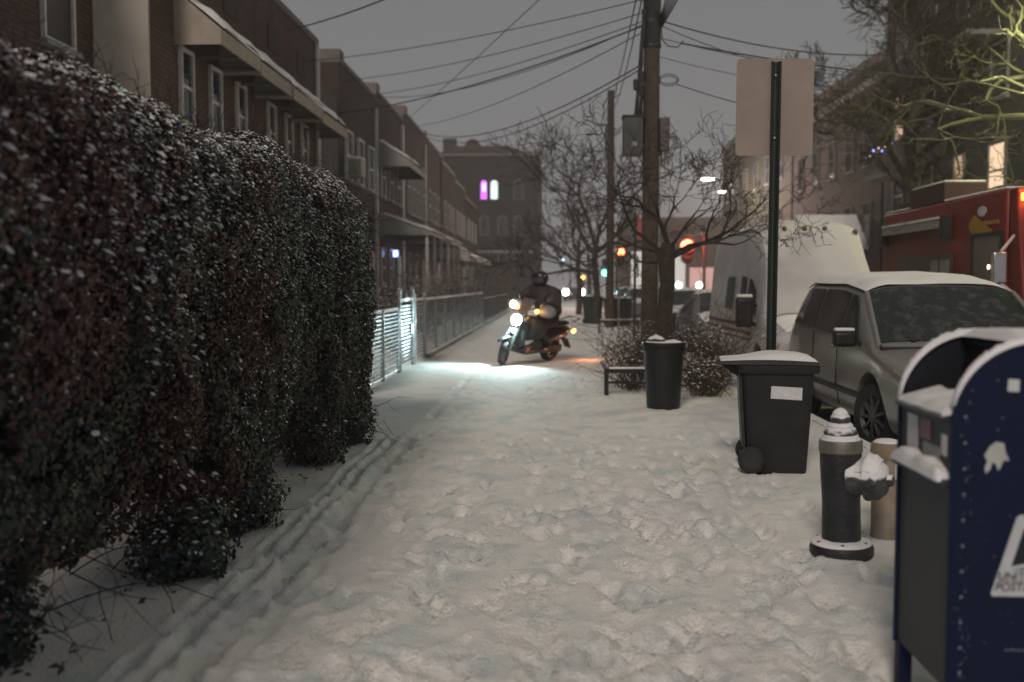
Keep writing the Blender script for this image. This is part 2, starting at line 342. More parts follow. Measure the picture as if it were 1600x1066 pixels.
# second block beyond the alley
M_alley = mat('alley_wall', (.13, .125, .12), .9, 0, (.1, .095, .09), 2)
blocks = [(30, 36.2, -6.5, 8.15, M_brick2, 'dark brick house after the alley with an air conditioner in its upper window'),
          (36.22, 42.4, -6.5, 8.4, M_brick2, 'brick house with snowy upper awning and a blue lit porch'),
          (42.8, 49.5, -6.45, 8.75, M_brick3, 'brick house with tall pale window frames and snowy porch roof'),
          (49.52, 56, -6.45, 8.7, M_brick3, 'brown brick house with striped icicle edged porch awning'),
          (56.3, 63.5, -6.4, 8.3, M_brick2, 'dark brick house with sloping snowy porch roof'),
          (63.6, 71, -6.4, 8.0, M_brick3, 'brown brick house with plain front two before the corner'),
          (71.1, 82, -6.4, 7.6, M_brick2, 'dim brick corner house at the far end of the row')]
for bi, (y0, y1, X, z, m, lab) in enumerate(blocks):
    h = House(lab, (X-2, (y0+y1)/2, 0)); G.append(h)
    MB().box(-13, X, y0, y1, -.1, z).obj('wall', m, h.e)
    coping(h.e, -13, X, y0+.6, y1, z); roof_top(h.e, -13, X-.36, y0+.6, y1, z)
    MB().box(X-.7, X+.05, y0, y0+.58, z, z+.42).obj('pier', M_coping, h.e, bevel=.03)
    L = y1-y0; wy = [y0+L*.2, y0+L*.5, y0+L*.8]
    if bi == 2: windows(h.e, X, [y0+L*.12, y0+L*.34, y0+L*.56, y0+L*.8], 4.6, 7.0, .8, depth=.12)
    else: windows(h.e, X, wy, 4.75, 6.3, .95, depth=.1)
    windows(h.e, X, [wy[0], wy[1]], 1.4, 2.9, 1.0)
    MB().box(X, X+.06, y0+L*.73, y0+L*.9, .5, 2.7).obj('door', M_white if bi % 2 else M_darkmetal, h.e)
    if bi == 0:
        ac = MB().box(X+.02, X+.5, wy[0]-.38, wy[0]+.38, 4.85, 5.4).obj('air_conditioner', M_aw2, h.e, bevel=.02)
        MB().box(X+.03, X+.5, wy[0]-.36, wy[0]+.36, 5.4, 5.46).obj('snow', M_snow, ac, bevel=.02)
        MB().box(X-1.2, X-.02, 27.32, 29.98, -.1, 7.0).obj('alley_wall', M_alley, h.e)
        MB().box(X, X+.1, y1-.25, y1-.1, 0, z-.3).obj('downpipe', M_white, h.e)
    if bi == 1:
        awning(h.e, X, 36.6, 41.2, 6.75, 6.05, 1.15, .22, M_aw2); MB().box(X, X+.12, 41.9, 42.3, 0, 8.2).obj('pilaster', M_white, h.e)
        po = awning(h.e, X, 36.8, 41.6, 4.1, 3.45, 1.9, .12, M_aw2, 'porch_roof')
        for y in (36.95, 39.2, 41.45): MB().box(X+1.7, X+1.8, y-.05, y+.05, 0, 3.4).obj('porch_post', M_white, h.e)
        pv = MB()
        MB().box(X+.13, X+1.7, 36.9, 41.5, 0, .9).obj('porch', M_concrete, h.e)
        MB().box(X+.13, X+.30, 39.1, 39.3, 2.6, 2.85).obj('porch_lamp_glass', lit('blue_glow', (.3, .36, 1), 5), h.e)
        pr = MB(); [pr.box(X+1.72, X+1.76, y-.012, y+.012, .9, 1.8) for y in np.arange(37, 41.4, .13)]; pr.box(X+1.71, X+1.77, 37, 41.4, 1.78, 1.83); pr.obj('railing', M_white, h.e)
        ld = bpy.data.lights.new('porch_lamp', 'POINT'); ld.energy = 90; ld.color = (.35, .42, 1); ld.shadow_soft_size = .3; lo_ = bpy.data.objects.new('porch_lamp', ld); COL.objects.link(lo_); lo_.parent = h.e; lo_.location = (X+1.1, 39.2, 2.4)
    if bi == 2:
        awning(h.e, X, 43.6, 48.6, 3.95, 3.4, 1.9, .12, M_aw2, 'porch_roof')
        for y in (43.8, 46.2, 48.4): MB().box(X+1.7, X+1.8, y-.05, y+.05, 0, 3.35).obj('porch_post', M_white, h.e)
        MB().box(X, X+.1, y1-.4, y1-.12, 0, z-.4).obj('downpipe', M_white, h.e)
    if bi == 3:
        awning(h.e, X, 50, 55, 3.7, 3.25, 1.7, .5, M_aw2, 'porch_roof')
        for y in (50.3, 54.7): MB().box(X+1.5, X+1.6, y-.05, y+.05, 0, 3.2).obj('porch_post', M_white, h.e)
    if bi in (4, 5): awning(h.e, X, y0+.6, y1-1, 3.6, 3.0, 1.9, .2, M_aw2, 'porch_roof')
    h.done()
# front yard shrubs seen over the fence are built with the plants below

# ---------------------------------------------------------------- tall apartment house beyond the cross street
h = House('tall dark brick apartment house at the street end with two glowing arched windows', (-8, 112, 0), group=None, name='apartment_house', cat='apartment house'); G.append(h)
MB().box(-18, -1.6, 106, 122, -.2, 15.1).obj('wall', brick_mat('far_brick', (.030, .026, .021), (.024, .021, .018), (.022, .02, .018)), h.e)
MB().box(-14, -1.5, 105.8, 106, 15.1, 15.5).obj('cornice', M_coping, h.e)
MB().prism([(-12.2, 15.4), (-10.5, 16.1), (-5, 16.1), (-3.2, 15.4)], 1, 105.7, 106.5).obj('gable', M_brick3, h.e)
MB().prism([(-8.8+.9*math.cos(a), 16+1.0*math.sin(a)) for a in np.linspace(0, math.pi, 12)], 1, 106.8, 108).obj('dormer', M_brick3, h.e)
MB().box(-12, -10.6, 107, 108, 15.5, 17.1).obj('water_tank', M_brick3, h.e)
def arched(h, x, y, z0, z1, w, pane, frame=M_white):
    pts = [(x-w/2, z0), (x+w/2, z0)]+[(x+w/2*math.cos(a), z1-w/2+w/2*math.sin(a)) for a in np.linspace(0, math.pi, 9)]
    f = MB().prism([(x+(px_-x)*1.3, z0-.1 if pz == z0 else pz+.1) for px_, pz in pts], 1, y-.08, y).obj('window', M_coping, h)
    return MB().prism(pts, 1, y-.12, y-.085).obj('pane', pane, f)
M_pur = lit('violet_pane', (.62, .12, 1), 2.2); M_cold = lit('pale_pane', (.62, .8, .78), 1.7)
p = arched(h.e, -7.55, 106, 10.55, 12.5, .62, M_pur); 
MB().box(-7.7, -7.35, 105.84, 105.87, 11.35, 12.2).obj('lit_curtain', M_cold, p)
arched(h.e, -6.45, 106, 10.55, 12.5, .72, M_cold)
for x in (-14, -11.5, -3.9):
    for z in (3, 6.8, 10.6): arched(h.e, x, 106, z, z+1.9, .75, M_glass_dark)
for x in (-7.5, -5.6):
    for z in (3, 6.8): arched(h.e, x, 106, z, z+1.9, .75, M_glass_dark)
MB().box(-11, -2.2, 105.86, 105.99, 4.9, 5.1).obj('ledge', M_concrete, h.e)
for x, z in ((-6.2, 3.9), (-4.2, 4.2)): MB().lathe([(.0, 0), (.09, .02), (.09, .12), (0, .14)], 8, Matrix.Translation((x, 105.8, z))).obj('wall_lamp', M_white, h.e)
h.done()

# ---------------------------------------------------------------- right side of the street
M_apt = brick_mat('grey_brick', (.08, .083, .074), (.062, .065, .06), (.05, .05, .047))
h = House('dark apartment block across the road with lit windows and a lit balcony', (15, 32, 0), None, 'apartment_block', 'apartment block')
G.append(h); X = 12.9
MB().box(X, 24, 14, 40, -.2, 12.9).obj('wall', M_apt, h.e); MB().box(X-.12, X+.3, 14, 40.02, 12.9, 13.25).obj('coping', M_coping, h.e)
M_warm = lit('warm_pane', (1, .70, .46), 1.0); M_warm2 = lit('warm_pane_dim', (1, .66, .42), .5)
wy = [16.5, 19, 22, 24.6, 27.15, 29.85, 32.6, 35.4, 38.2]
for zi, z in enumerate((1.2, 4.0, 6.9, 9.9)):
    for y in wy:
        pane = M_glass_dark
        if zi == 1 and y == 29.85: pane = M_warm
        if zi == 1 and y == 32.6: pane = M_warm2
        if zi == 2 and y == 38.2: pane = M_warm2
        windows(h.e, X, [y], z, z+1.65, 1.15 if y != 32.6 else .8, -1, frame=M_aw2, pane=pane)
for y, z in ((37.3, 5.9), (31.2, 9.2), (24, 9.2)):
    b = MB().box(X-1.1, X, y-1.6, y+1.6, z-.5, z-.36).obj('balcony', M_concrete, h.e)
    r_ = MB(); [r_.bar((X-1.08, q, z-.36), (X-1.08, q, z+.6), .02) for q in np.arange(y-1.55, y+1.6, .16)]; r_.bar((X-1.08, y-1.6, z+.6), (X-1.08, y+1.6, z+.6), .05); r_.obj('railing', M_darkmetal, b)
    if z == 5.9:
        for i in range(10):
            c = [(.3, .4, 1), (1, .8, .6), (1, .55, .2)][i % 3]
            MB().lathe([(0, -.05), (.05, 0), (0, .05)], 8, Matrix.Translation((X-1.12, y-1.5+i*.33, z+.55-.12*(i % 2)))).obj('fairy_light', lit('fairy_%d' % (i % 3), c, 4), b)
h.done()
h = House('brown brick building across the road behind the snowy van', (15, 50, 0), None, 'brick_building', 'building'); G.append(h)
MB().box(X, 24, 40.3, 55, -.2, 10.3).obj('wall', M_brick3, h.e); MB().box(X-.15, X+.3, 40.3, 55, 10.3, 10.7).obj('cornice', M_coping, h.e)
MB().box(X-.10, X-.002, 40.4, 54.9, 9.6, 9.9).obj('band', M_aw2, h.e)
windows(h.e, X, (42, 44.6, 47.4, 50.3, 53.2), 6.4, 8.1, 1.1, -1, M_coping); windows(h.e, X, (42, 44.6, 47.4, 50.3, 53.2), 3.2, 4.9, 1.1, -1, M_coping)
for y in (43.5, 47.5):   # gabled porches under snow
    MB().prism([(y-1.6, 3.0), (y+1.6, 3.0), (y, 4.3)], 0, X-2.4, X-.005).obj('porch_gable', M_brick3, h.e)
    for s in (-1, 1): MB().prism([(y+s*1.8, 2.95), (y, 4.36), (y, 4.50), (y+s*1.85, 3.07)], 0, X-2.55, X-.01).obj('snow', M_snow, h.e)
    [MB().box(X-2.3, X-2.1, y+q_-.1, y+q_+.1, 0, 3).obj('porch_post', M_aw2, h.e) for q_ in (-1.4, 1.4)]
h.done()
h = House('faded brown building farther up across the road left of the sign', (15, 68, 0), None, 'brick_building', 'building'); G.append(h)
MB().box(X, 24, 55.4, 78, -.2, 11.6).obj('wall', M_brick3, h.e); MB().box(X-.15, X+.3, 55.4, 78, 11.6, 12.0).obj('cornice', M_coping, h.e)
windows(h.e, X, (58, 61.5, 65, 68.5, 72, 75.5), 7.6, 9.3, 1.2, -1, M_coping); windows(h.e, X, (58, 61.5, 65, 68.5, 72, 75.5), 4.2, 5.9, 1.2, -1, M_coping)
MB().box(X-.1, X-.004, 56, 77.5, .6, 3.2).obj('shop_glow_panel', lit('shop_glow', (1, .93, .85), .9), h.e); h.done()
h = House('pale low corner building with added haze glow panels at the street end', (12, 120, 0), None, 'corner_building', 'building'); G.append(h)
MB().box(8, 40, 112, 130, -.2, 9).obj('wall', M_brick3, h.e); MB().box(8.5, 14.5, 111.9, 111.996, .3, 5.2).obj('shop_glow_panel', lit('haze_glow_pale', (.95, .93, .88), .42), h.e)  # added glowing panels, they stand in for the bright haze here
MB().box(15, 22, 111.9, 111.996, .6, 3.4).obj('shop_glow_panel', lit('haze_glow_pink', (1, .6, .55), .4), h.e)
for x in (10, 13, 16, 19): MB().box(x-.6, x+.6, 111.92, 111.996, 5.2, 7).obj('window', M_glass_dark, h.e)
h.done()
# ---------------------------------------------------------------- hedge
def leafset(name, P_, N_, mats, mi, L, Wd, parent=None, curl=.25, rngs=None):
    "leaf-shaped folded faces at points P_, roughly facing N_"
    g = rngs or rng; n = len(P_)
    t = g.normal(size=(n, 3)); N = N_+g.normal(size=(n, 3))*.45; N /= np.linalg.norm(N, axis=1, keepdims=True)
    t[:, 2] -= .35; t -= N*np.sum(t*N, 1, keepdims=True); t /= np.linalg.norm(t, axis=1, keepdims=True); b = np.cross(N, t)
    L = (L*(.6+.8*g.random(n)))[:, None]; w = L*Wd/.5
    a = P_-t*L*.5; c = P_+t*L*.5 - N*L*curl*.4; m1 = P_+b*w*.5+N*L*.10 - t*L*.05; m2 = P_-b*w*.5+N*L*.10 - t*L*.05; mid = P_ - N*L*.02
    V = np.stack([a, m1, c, m2, mid], 1).reshape(-1, 3); o = np.arange(n)[:, None]*5
    Fc = np.concatenate([o+[0, 1, 4], o+[1, 2, 4], o+[2, 3, 4], o+[3, 0, 4]], 0)
    ob = npmesh(name, V, Fc, mats, np.tile(mi, 4), parent=parent)
    return ob, N, t, b, L
M_leaf = mat('hedge_leaf', (.036, .042, .024), .45, 0, (.013, .022, .018), 30, spec=.5)
M_leafr = mat('hedge_leaf_red', (.105, .048, .031), .5, 0, (.03, .016, .013), 30, spec=.4)
M_leaf2 = mat('hedge_leaf_green', (.030, .055, .028), .45, 0, (.022, .035, .022), 30, spec=.5)
M_twig = mat('twig', (.035, .025, .02), .9, 0, (.02, .015, .013), 20)
M_lsnow = snow_mat('leaf_snow', (.72, .715, .71), (.60, .60, .60), 20, .2, 80)
def face_pt(y, s, off=0.):
    "a point on the hedge's street face: y along, s 0 at the foot .. 1 at the back of the top; off inwards"
    base = 0.04+.14*np.clip((5.6-y)/.9, 0, 1) + .22*fbm(y*3.1, y*0+2., 3, 81) + .14*np.exp(-((y-7.6)/.8)**2)
    xf = -1.76 - .10*np.exp(-((y-4.2)/1.2)**2) - .03*(y-6) * 0 - .05*np.exp(-((y-7.55)/.6)**2)
    rec = .30*np.exp(-((s)/.14))*(.4+np.exp(-((y-7.6)/.9)**2)*1.2+np.clip((5.6-y)/1, 0, 1)*.9)
    top = 2.43 - .05*np.sin(y*1.3+1) + .05*np.sin(y*3.1) + .03*(10-y)*np.clip(y-5, 0, 1)*0
    r = .32
    hv = (top-r-base); ln = hv+r*math.pi/2+1.2; d = s*ln
    v = d < hv; c = (~v) & (d < hv+r*math.pi/2); th = (d-hv)/r
    x = np.where(v, xf-rec-.0*d, np.where(c, xf-r+r*np.cos(th), xf-r-(d-hv-r*math.pi/2)))
    z = np.where(v, base+d, np.where(c, top-r+r*np.sin(th), top))
    nx = np.where(v, 1., np.where(c, np.cos(th), 0.)); nz = np.where(v, .1, np.where(c, np.sin(th), 1.))
    bulge = .08*fbm(y*1.1+3, s*5., 3, 61)*2 + .09*fbm(y*4, s*14, 3, 67)*2
    # the far end rounds off
    e_ = np.clip((y-9.6)/.3, 0, 1); inset = .20*(1-np.sqrt(1-np.clip(e_, 0, .999)**2))
    x = x + nx*(bulge-off) - inset; z = z + nz*(bulge-off) - inset*.5*np.clip(nz, 0, 1)
    ny = np.clip(e_*1.2, 0, 1)
    return np.stack([x, y, z], -1), np.stack([nx*(1-.6*ny), ny, nz], -1)
hedge = empty('hedge', 'tall clipped hedge with snow on its dark green and reddish leaves beside the pavement', 'hedge', (-2.4, 6, 0))
# core
ny_, ns_ = 120, 50; yy, ss = np.meshgrid(np.linspace(.8, 9.86, ny_), np.linspace(0, 1, ns_)); pc, _ = face_pt(yy.ravel(), ss.ravel()*.93+.07, .24)
i = np.arange((ns_-1)*(ny_-1)); a = (i//(ny_-1))*ny_+i % (ny_-1)
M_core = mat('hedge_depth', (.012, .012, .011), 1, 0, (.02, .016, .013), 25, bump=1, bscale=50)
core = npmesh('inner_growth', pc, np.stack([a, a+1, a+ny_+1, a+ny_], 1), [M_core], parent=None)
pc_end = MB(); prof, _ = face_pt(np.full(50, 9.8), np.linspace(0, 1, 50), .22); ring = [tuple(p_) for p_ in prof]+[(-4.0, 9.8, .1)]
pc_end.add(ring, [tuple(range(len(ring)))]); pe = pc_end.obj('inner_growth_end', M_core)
n = 230000
y = .9+9.0*rng.random(n)**.92; s = rng.random(n); off = np.abs(rng.normal(0, .075, n)); P_, N_ = face_pt(y, s, off)
# the end cap facing up the street
n2 = 16000; k2 = rng.random(n2); sE = rng.random(n2)*.95; PE, NE = face_pt(np.full(n2, 9.75)+rng.normal(0, .05, n2), sE, 0*sE)
PE[:, 0] = PE[:, 0] + (-4.0-PE[:, 0])*k2*.7; PE[:, 1] += .12*fbm(PE[:, 0]*3, PE[:, 2]*3, 2, 5)*2; NE = np.tile([0, 1., .2], (n2, 1))
P_ = np.concatenate([P_, PE]); N_ = np.concatenate([N_, NE]); off = np.concatenate([off, 0*k2])
keep = fbm(P_[:, 1]*5.5, P_[:, 2]*5.5+P_[:, 0]*2, 3, 91) > -.13-.1*rng.random(len(P_)); P_ = P_[keep]; N_ = N_[keep]; off = off[keep]
patch = fbm(P_[:, 1]*1.0+2, P_[:, 2]*1.5, 3, 71)+.1*rng.normal(size=len(P_))
mi = np.where(patch > .03, 1, np.where(patch < -.12, 2, 0))
LL = np.where(P_[:, 1] < 5, .042, .034)
lv, Nn, tt, bb, Ls = leafset('foliage', P_, N_, [M_leaf, M_leafr, M_leaf2], mi, LL, .27)
# snow clots on the leaves that look up, more towards the top
prob = np.clip(.05+.95*np.clip((P_[:, 2]-1.0)/1.3, 0, 1)**1.5+.34*fbm(P_[:, 1]*2.4, P_[:, 2]*2.4, 3, 93), .015, .85)*np.clip(1.15-off*6, 0, 1)
near = P_[:, 1] < 4; prob = np.where(near, prob*.55, prob)
sel = (rng.random(len(P_)) < prob*np.clip(Nn[:, 2]*1.2+.62, 0, 1))
Ps = P_[sel]+[0, 0, .006]+Nn[sel]*.004; Ns = Nn[sel]*.5+[0, 0, .6]
gs = np.random.default_rng(11)
def clots(name, Ps, Ns, size, parent=None):
    n = len(Ps); Ns = Ns/np.linalg.norm(Ns, axis=1, keepdims=True); t = gs.normal(size=(n, 3)); t -= Ns*np.sum(t*Ns, 1, keepdims=True); t /= np.linalg.norm(t, axis=1, keepdims=True); b = np.cross(Ns, t)
    L = size*(.5+gs.random(n))[:, None]; V = []
    for k in range(5):
        a = 2*math.pi*k/5; r = (.75+.5*gs.random(n))[:, None]; V.append(Ps+t*L*.62*math.cos(a)*r+b*L*.36*math.sin(a)*r)
    V.append(Ps+Ns*L*.26); V = np.stack(V, 1).reshape(-1, 3); o = np.arange(n)[:, None]*6
    Fc = np.concatenate([o+[k, (k+1) % 5, 5] for k in range(5)], 0)
    return tag(npmesh(name, V, Fc, [M_lsnow], smooth=True, parent=parent), kind='stuff')
sn = clots('snow', Ps, Ns, np.where(Ps[:, 1] < 5.5, .026, .020)[:, None]*(.5+1.1*gs.random((len(Ps), 1))**2))
# bare twigs poking out of the top and through the face
tw = MB(); rr = random.Random(5)
def twig(mb, p, d, L, r, depth, rnd, bend=.35, grav=0, n=5, kids=3, side=4):
    pts = [Vector(p)]; d = Vector(d).normalized()
    for i in range(n):
        d = (d+Vector((rnd.gauss(0, bend), rnd.gauss(0, bend), rnd.gauss(0, bend)+grav))*.35).normalized(); pts.append(pts[-1]+d*L/n)
        if depth > 0 and i > 0 and rnd.random() < kids/n:
            q = (d+Vector((rnd.gauss(0, .8), rnd.gauss(0, .8), rnd.gauss(0, .8)))).normalized(); twig(mb, pts[-1], q, L*(.45+.25*rnd.random()), r*.6, depth-1, rnd, bend, grav, n, kids, side)
    mb.tube(pts, [r*(1-.7*i/n) for i in range(n+1)], side, caps=False)
for i in range(620):
    yv = rr.uniform(1.2, 9.8); sv = rr.choice([rr.uniform(.5, .85), rr.uniform(.5, .75), rr.uniform(0, 1)]); p_, n_ = face_pt(np.array([yv]), np.array([sv]), .1)
    twig(tw, p_[0], Vector(n_[0])+Vector((0, rr.gauss(0, .5), .5)), rr.uniform(.14, .30), .0032, 1, rr, .6)
for i in range(5):   # long trailing shoots at the foot
    yv = rr.uniform(3.4, 5.6); twig(tw, (-1.95-rr.random()*.5, yv, .35+rr.random()*.25), (rr.uniform(.1, 1), rr.uniform(-.6, .6), -.45), rr.uniform(.4, .75), .005, 2, rr, .5, -.1)
for i in range(12):   # stems carrying the hedge
    yv = 1.3+i*.185; x0 = -2.45+rr.gauss(0, .1); twig(tw, (x0, yv, -.02), (rr.gauss(0, .15), rr.gauss(0, .2), 1), 1.0, .008, 1, rr, .35)
twg = tw.obj('twigs', M_twig)
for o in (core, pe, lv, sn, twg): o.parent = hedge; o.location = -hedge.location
# low sprouts growing out of the foot
def clump(label, c, r, hgt, n, seed, group='leafy sprouts at the foot of the hedge', red=.1):
    g = np.random.default_rng(seed); u = g.normal(size=(n, 3)); u /= np.linalg.norm(u, axis=1, keepdims=True); rad = g.random(n)**.35
    p = u*rad[:, None]*[r, r*1.25, hgt*.55]; p *= (1+.9*fbm(u[:, 0]*2.2+seed, u[:, 1]*2.2+u[:, 2]*2, 3, seed))[:, None]; p[:, 2] = np.abs(p[:, 2]+hgt*.40); e_ = empty('low_shrub', label, 'shrub', c, group=group)
    ob, Nn_, *_ = leafset('foliage', p, u+[0, 0, .4], [M_leaf2, M_leafr], (g.random(n) < red).astype(int), np.full(n, .042), .29, parent=e_, rngs=g)
    s_ = (Nn_[:, 2] > .2) & (g.random(n) < .12) & (rad > .6); clots('snow', p[s_]+[0, 0, .008], Nn_[s_]*.5+[0, 0, .6], .022, e_)
    m = MB(); r2 = random.Random(seed)
    for i in range(9): twig(m, (r2.gauss(0, r*.2), r2.gauss(0, r*.2), -.02), (r2.gauss(0, .6), r2.gauss(0, .6), 1), hgt*.9, .005, 2, r2)
    m.obj('stems', M_twig, e_)
clump('low leafy sprout at the foot of the hedge beside the yellow wrapper', (-1.90, 5.05, 0), .27, .40, 2300, 1)
clump('dark leafy sprout hanging under the nearest end of the hedge behind the brambles', (-2.16, 3.75, 0), .15, .50, 800, 2)
clump('leafy foot of the hedge where it touches the snow', (-1.92, 6.0, 0), .24, .42, 1900, 3)
clump('reddish leafy tuft low under the far part of the hedge', (-2.0, 8.2, 0), .28, .4, 1800, 4, red=.5)
clump('green leafy tuft at the far corner of the hedge', (-1.95, 9.3, 0), .26, .5, 2000, 5)
# bare arching suckers on the snow
m = MB(); r2 = random.Random(9)
for i in range(7):
    p0 = Vector((r2.uniform(-.5, .1), r2.uniform(-.7, .7), .02)); ang = r2.uniform(-.9, .9); L = r2.uniform(.35, .8); hh = r2.uniform(.06, .2)
    pts = [p0+Vector((math.cos(ang)*L*t, math.sin(ang)*L*t+.03*math.sin(t*9+i), hh*math.sin(t*3.0))) for t in np.linspace(0, 1, 9)]
    m.tube(pts, [.0045*(1-.6*t) for t in np.linspace(0, 1, 9)], 5)
    for t in (3, 5, 6): twig(m, pts[t], (r2.gauss(0, 1), r2.gauss(0, 1), .3), .14, .002, 1, r2)
o = m.obj('bare_bramble', M_twig); o.location = (-2.3, 4.5, 0); tag(o, 'bare arching bramble shoots over the snow under the near end of the hedge', 'bramble')
# fallen leaves along the hedge: nobody counts them
g = np.random.default_rng(21); n = 420; yl = 3.5+6.5*g.random(n); p = np.stack([-1.9-np.abs(g.normal(0, .2, n))+.12*g.random(n), yl, np.full(n, .045)+.01*g.random(n)], 1)
clus = g.random(n) < .6; p[clus, 1] = np.where(g.random(clus.sum()) < .5, 5.35+g.normal(0, .25, clus.sum()), 8.9+g.normal(0, .3, clus.sum())); 
ob, *_ = leafset('fallen_leaves', p, np.tile([0, 0, 1.], (n, 1)), [M_leafr, mat('dead_leaf', (.09, .045, .025), .8)], (g.random(n) < .5).astype(int), np.full(n, .045), .3)
tag(ob, 'reddish fallen leaves on the snow along the hedge', 'leaves', kind='stuff')
w_ = MB(); M_yel = mat('yellow_plastic', (.55, .42, .05), .4)
vs = []; g = random.Random(4)
w_.lathe([(0, 0), (.03, .005), (.034, .03), (.02, .05), (.012, .075), (0, .08)], 9)
w_.v = [(x+g.gauss(0, .005), y_+g.gauss(0, .005), z+g.gauss(0, .004)) for x, y_, z in w_.v]
o = w_.obj('crumpled_wrapper', M_yel, smooth=True); o.location = (-2.42, 5.75, .04); o.rotation_euler = (.5, .3, 0); tag(o, 'small crumpled yellow wrapper on the snow under the hedge', 'litter')

# ---------------------------------------------------------------- trees
def grow(mb, p, d, L, r, depth, rnd, spread=.7, up=.1, wob=.25, ratio=.68, kids=(2, 4), n=6, minr=.004, stick=1.0):
    pts = [Vector(p)]; d = Vector(d).normalized(); rad = [r]; spawn = []
    for i in range(n):
        d = (d+Vector((rnd.gauss(0, wob), rnd.gauss(0, wob), rnd.gauss(0, wob)+up))*.4).normalized(); pts.append(pts[-1]+d*L/n); rad.append(max(minr, r*(1-.55*(i+1)/n)))
        if i >= 1: spawn.append((pts[-1], d.copy(), rad[-1]))
    mb.tube(pts, rad, 7 if r > .04 else (5 if r > .012 else 3), caps=False)
    if depth <= 0: return
    k = rnd.randint(*kids)
    for j in range(k):
        q, dd, rr_ = spawn[rnd.randrange(len(spawn))] if j else spawn[-1]
        ax = Vector((rnd.gauss(0, 1), rnd.gauss(0, 1), rnd.gauss(0, 1)*stick)).normalized()
        nd = (dd+ax*spread*(.6+.8*rnd.random())).normalized()
        grow(mb, q, nd, L*ratio*(.7+.5*rnd.random()), max(minr, rr_*.78), depth-1, rnd, spread, up, wob, ratio, kids, n, minr, stick)
def tree(label, loc, trunk, limbs, depth, seed, bark=M_bark, group=None, **kw):
    e_ = empty('bare_tree', label, 'tree', loc, group=group); t = MB(); t.tube(trunk[0], trunk[1], 12, caps=True); t.obj('trunk', bark, e_, smooth=True, angle=80)
    c = MB(); rnd = random.Random(seed)
    for (p, d, L, r) in limbs: grow(c, p, d, L, r, depth, rnd, **kw)
    c.obj('crown', bark, e_, smooth=True, angle=80); return e_
tree('small gnarled bare street tree in front of the utility pole behind the trash can', (1.66, 15.0, 0),
     ([(0, 0, -.05), (.01, 0, .4), (-.02, .02, 1.0), (.02, 0, 1.5), (.0, 0, 1.95), (.03, 0, 2.12)], [.16, .125, .115, .112, .13, .09]),
     [((0, 0, 1.9), (-.9, -.1, .95), 1.25, .034), ((-.05, 0, 1.85), (-1.2, .3, .10), 1.1, .022), ((0, 0, 2.0), (-.45, -.2, 1.1), .85, .028), ((.03, 0, 2.0), (.12, 0, 1.3), 1.0, .045),
      ((.06, 0, 1.95), (.75, -.1, .8), 1.0, .034), ((.08, 0, 1.9), (1.1, .1, .38), 1.2, .038), ((.03, 0, 2.0), (.3, -.8, .9), .8, .026), ((-.05, 0, 1.95), (-.9, .2, .6), 1.0, .026)],
     5, 14, group=None, spread=.85, up=.05, wob=.5, ratio=.66, kids=(3, 3), n=6, minr=.0038)
tree('slender bare tree beside the slim far pole', (1.55, 38, 0), ([(0, 0, 0), (.05, 0, 1.2), (-.05, 0, 2.4), (0, 0, 3.0)], [.15, .13, .12, .11]),
     [((0, 0, 2.6), (-.9, 0, .8), 2.6, .10), ((0, 0, 2.8), (-.3, 0, 1.2), 2.6, .09), ((0, 0, 2.7), (.7, 0, 1), 2.2, .09), ((0, 0, 1.9), (-1, -.3, .35), 2.2, .08), ((0, 0, 2.9), (.1, -.3, 1.3), 2.4, .08)],
     4, 8, M_barkfar, 'bare street trees up the block', spread=.7, up=.06, wob=.35, ratio=.66, kids=(3, 4), minr=.012)
tree('bare tree farther up the pavement behind the slender one', (1.2, 50, 0), ([(0, 0, 0), (.05, 0, 1.2), (-.05, 0, 2.4), (0, 0, 3.2)], [.16, .14, .13, .12]),
     [((0, 0, 2.6), (-1.0, 0, .6), 2.3, .09), ((0, 0, 3), (-.5, 0, 1.2), 2.1, .08), ((0, 0, 2.9), (.7, 0, .8), 2.0, .08), ((0, 0, 3.1), (0, -.3, 1.3), 1.9, .08), ((0, 0, 2.2), (-1.1, 0, .15), 2.0, .07)],
     4, 18, M_barkfar, 'bare street trees up the block', spread=.7, up=.06, wob=.35, ratio=.66, kids=(3, 4), minr=.016)
tree('distant bare tree near the end of the block', (2.2, 64, 0), ([(0, 0, 0), (0, 0, 3.2)], [.18, .13]),
     [((0, 0, 2.6), (-1.0, 0, .8), 2.4, .10), ((0, 0, 3), (-.3, 0, 1.2), 2.2, .09), ((0, 0, 2.9), (.9, 0, .9), 2.2, .09)], 4, 19, M_barkfar, 'bare street trees up the block', spread=.7, up=.06, wob=.3, ratio=.66, kids=(3, 4), minr=.02)
tree('large dark bare tree across the road against the apartment block', (12.0, 34.5, 0), ([(0, 0, 0), (.1, 0, 2.5), (-.05, 0, 5.2), (0, 0, 6)], [.30, .25, .22, .19]),
     [((0, 0, 5.0), (-.9, -.2, 1.0), 2.3, .13), ((0, 0, 5.6), (-.5, -.6, 1.2), 2.9, .13), ((0, 0, 6), (.2, -.3, 1.3), 3.2, .14), ((0, 0, 5.6), (.9, -.5, .9), 3.1, .12), ((0, 0, 4.6), (-1, -.4, .35), 1.7, .09), ((0, 0, 5.2), (.6, -1, .7), 2.8, .10), ((0, 0, 4.6), (1, -.5, .4), 2.4, .09)],
     5, 31, M_bark, None, spread=.75, up=.07, wob=.34, ratio=.69, kids=(4, 4), minr=.012)
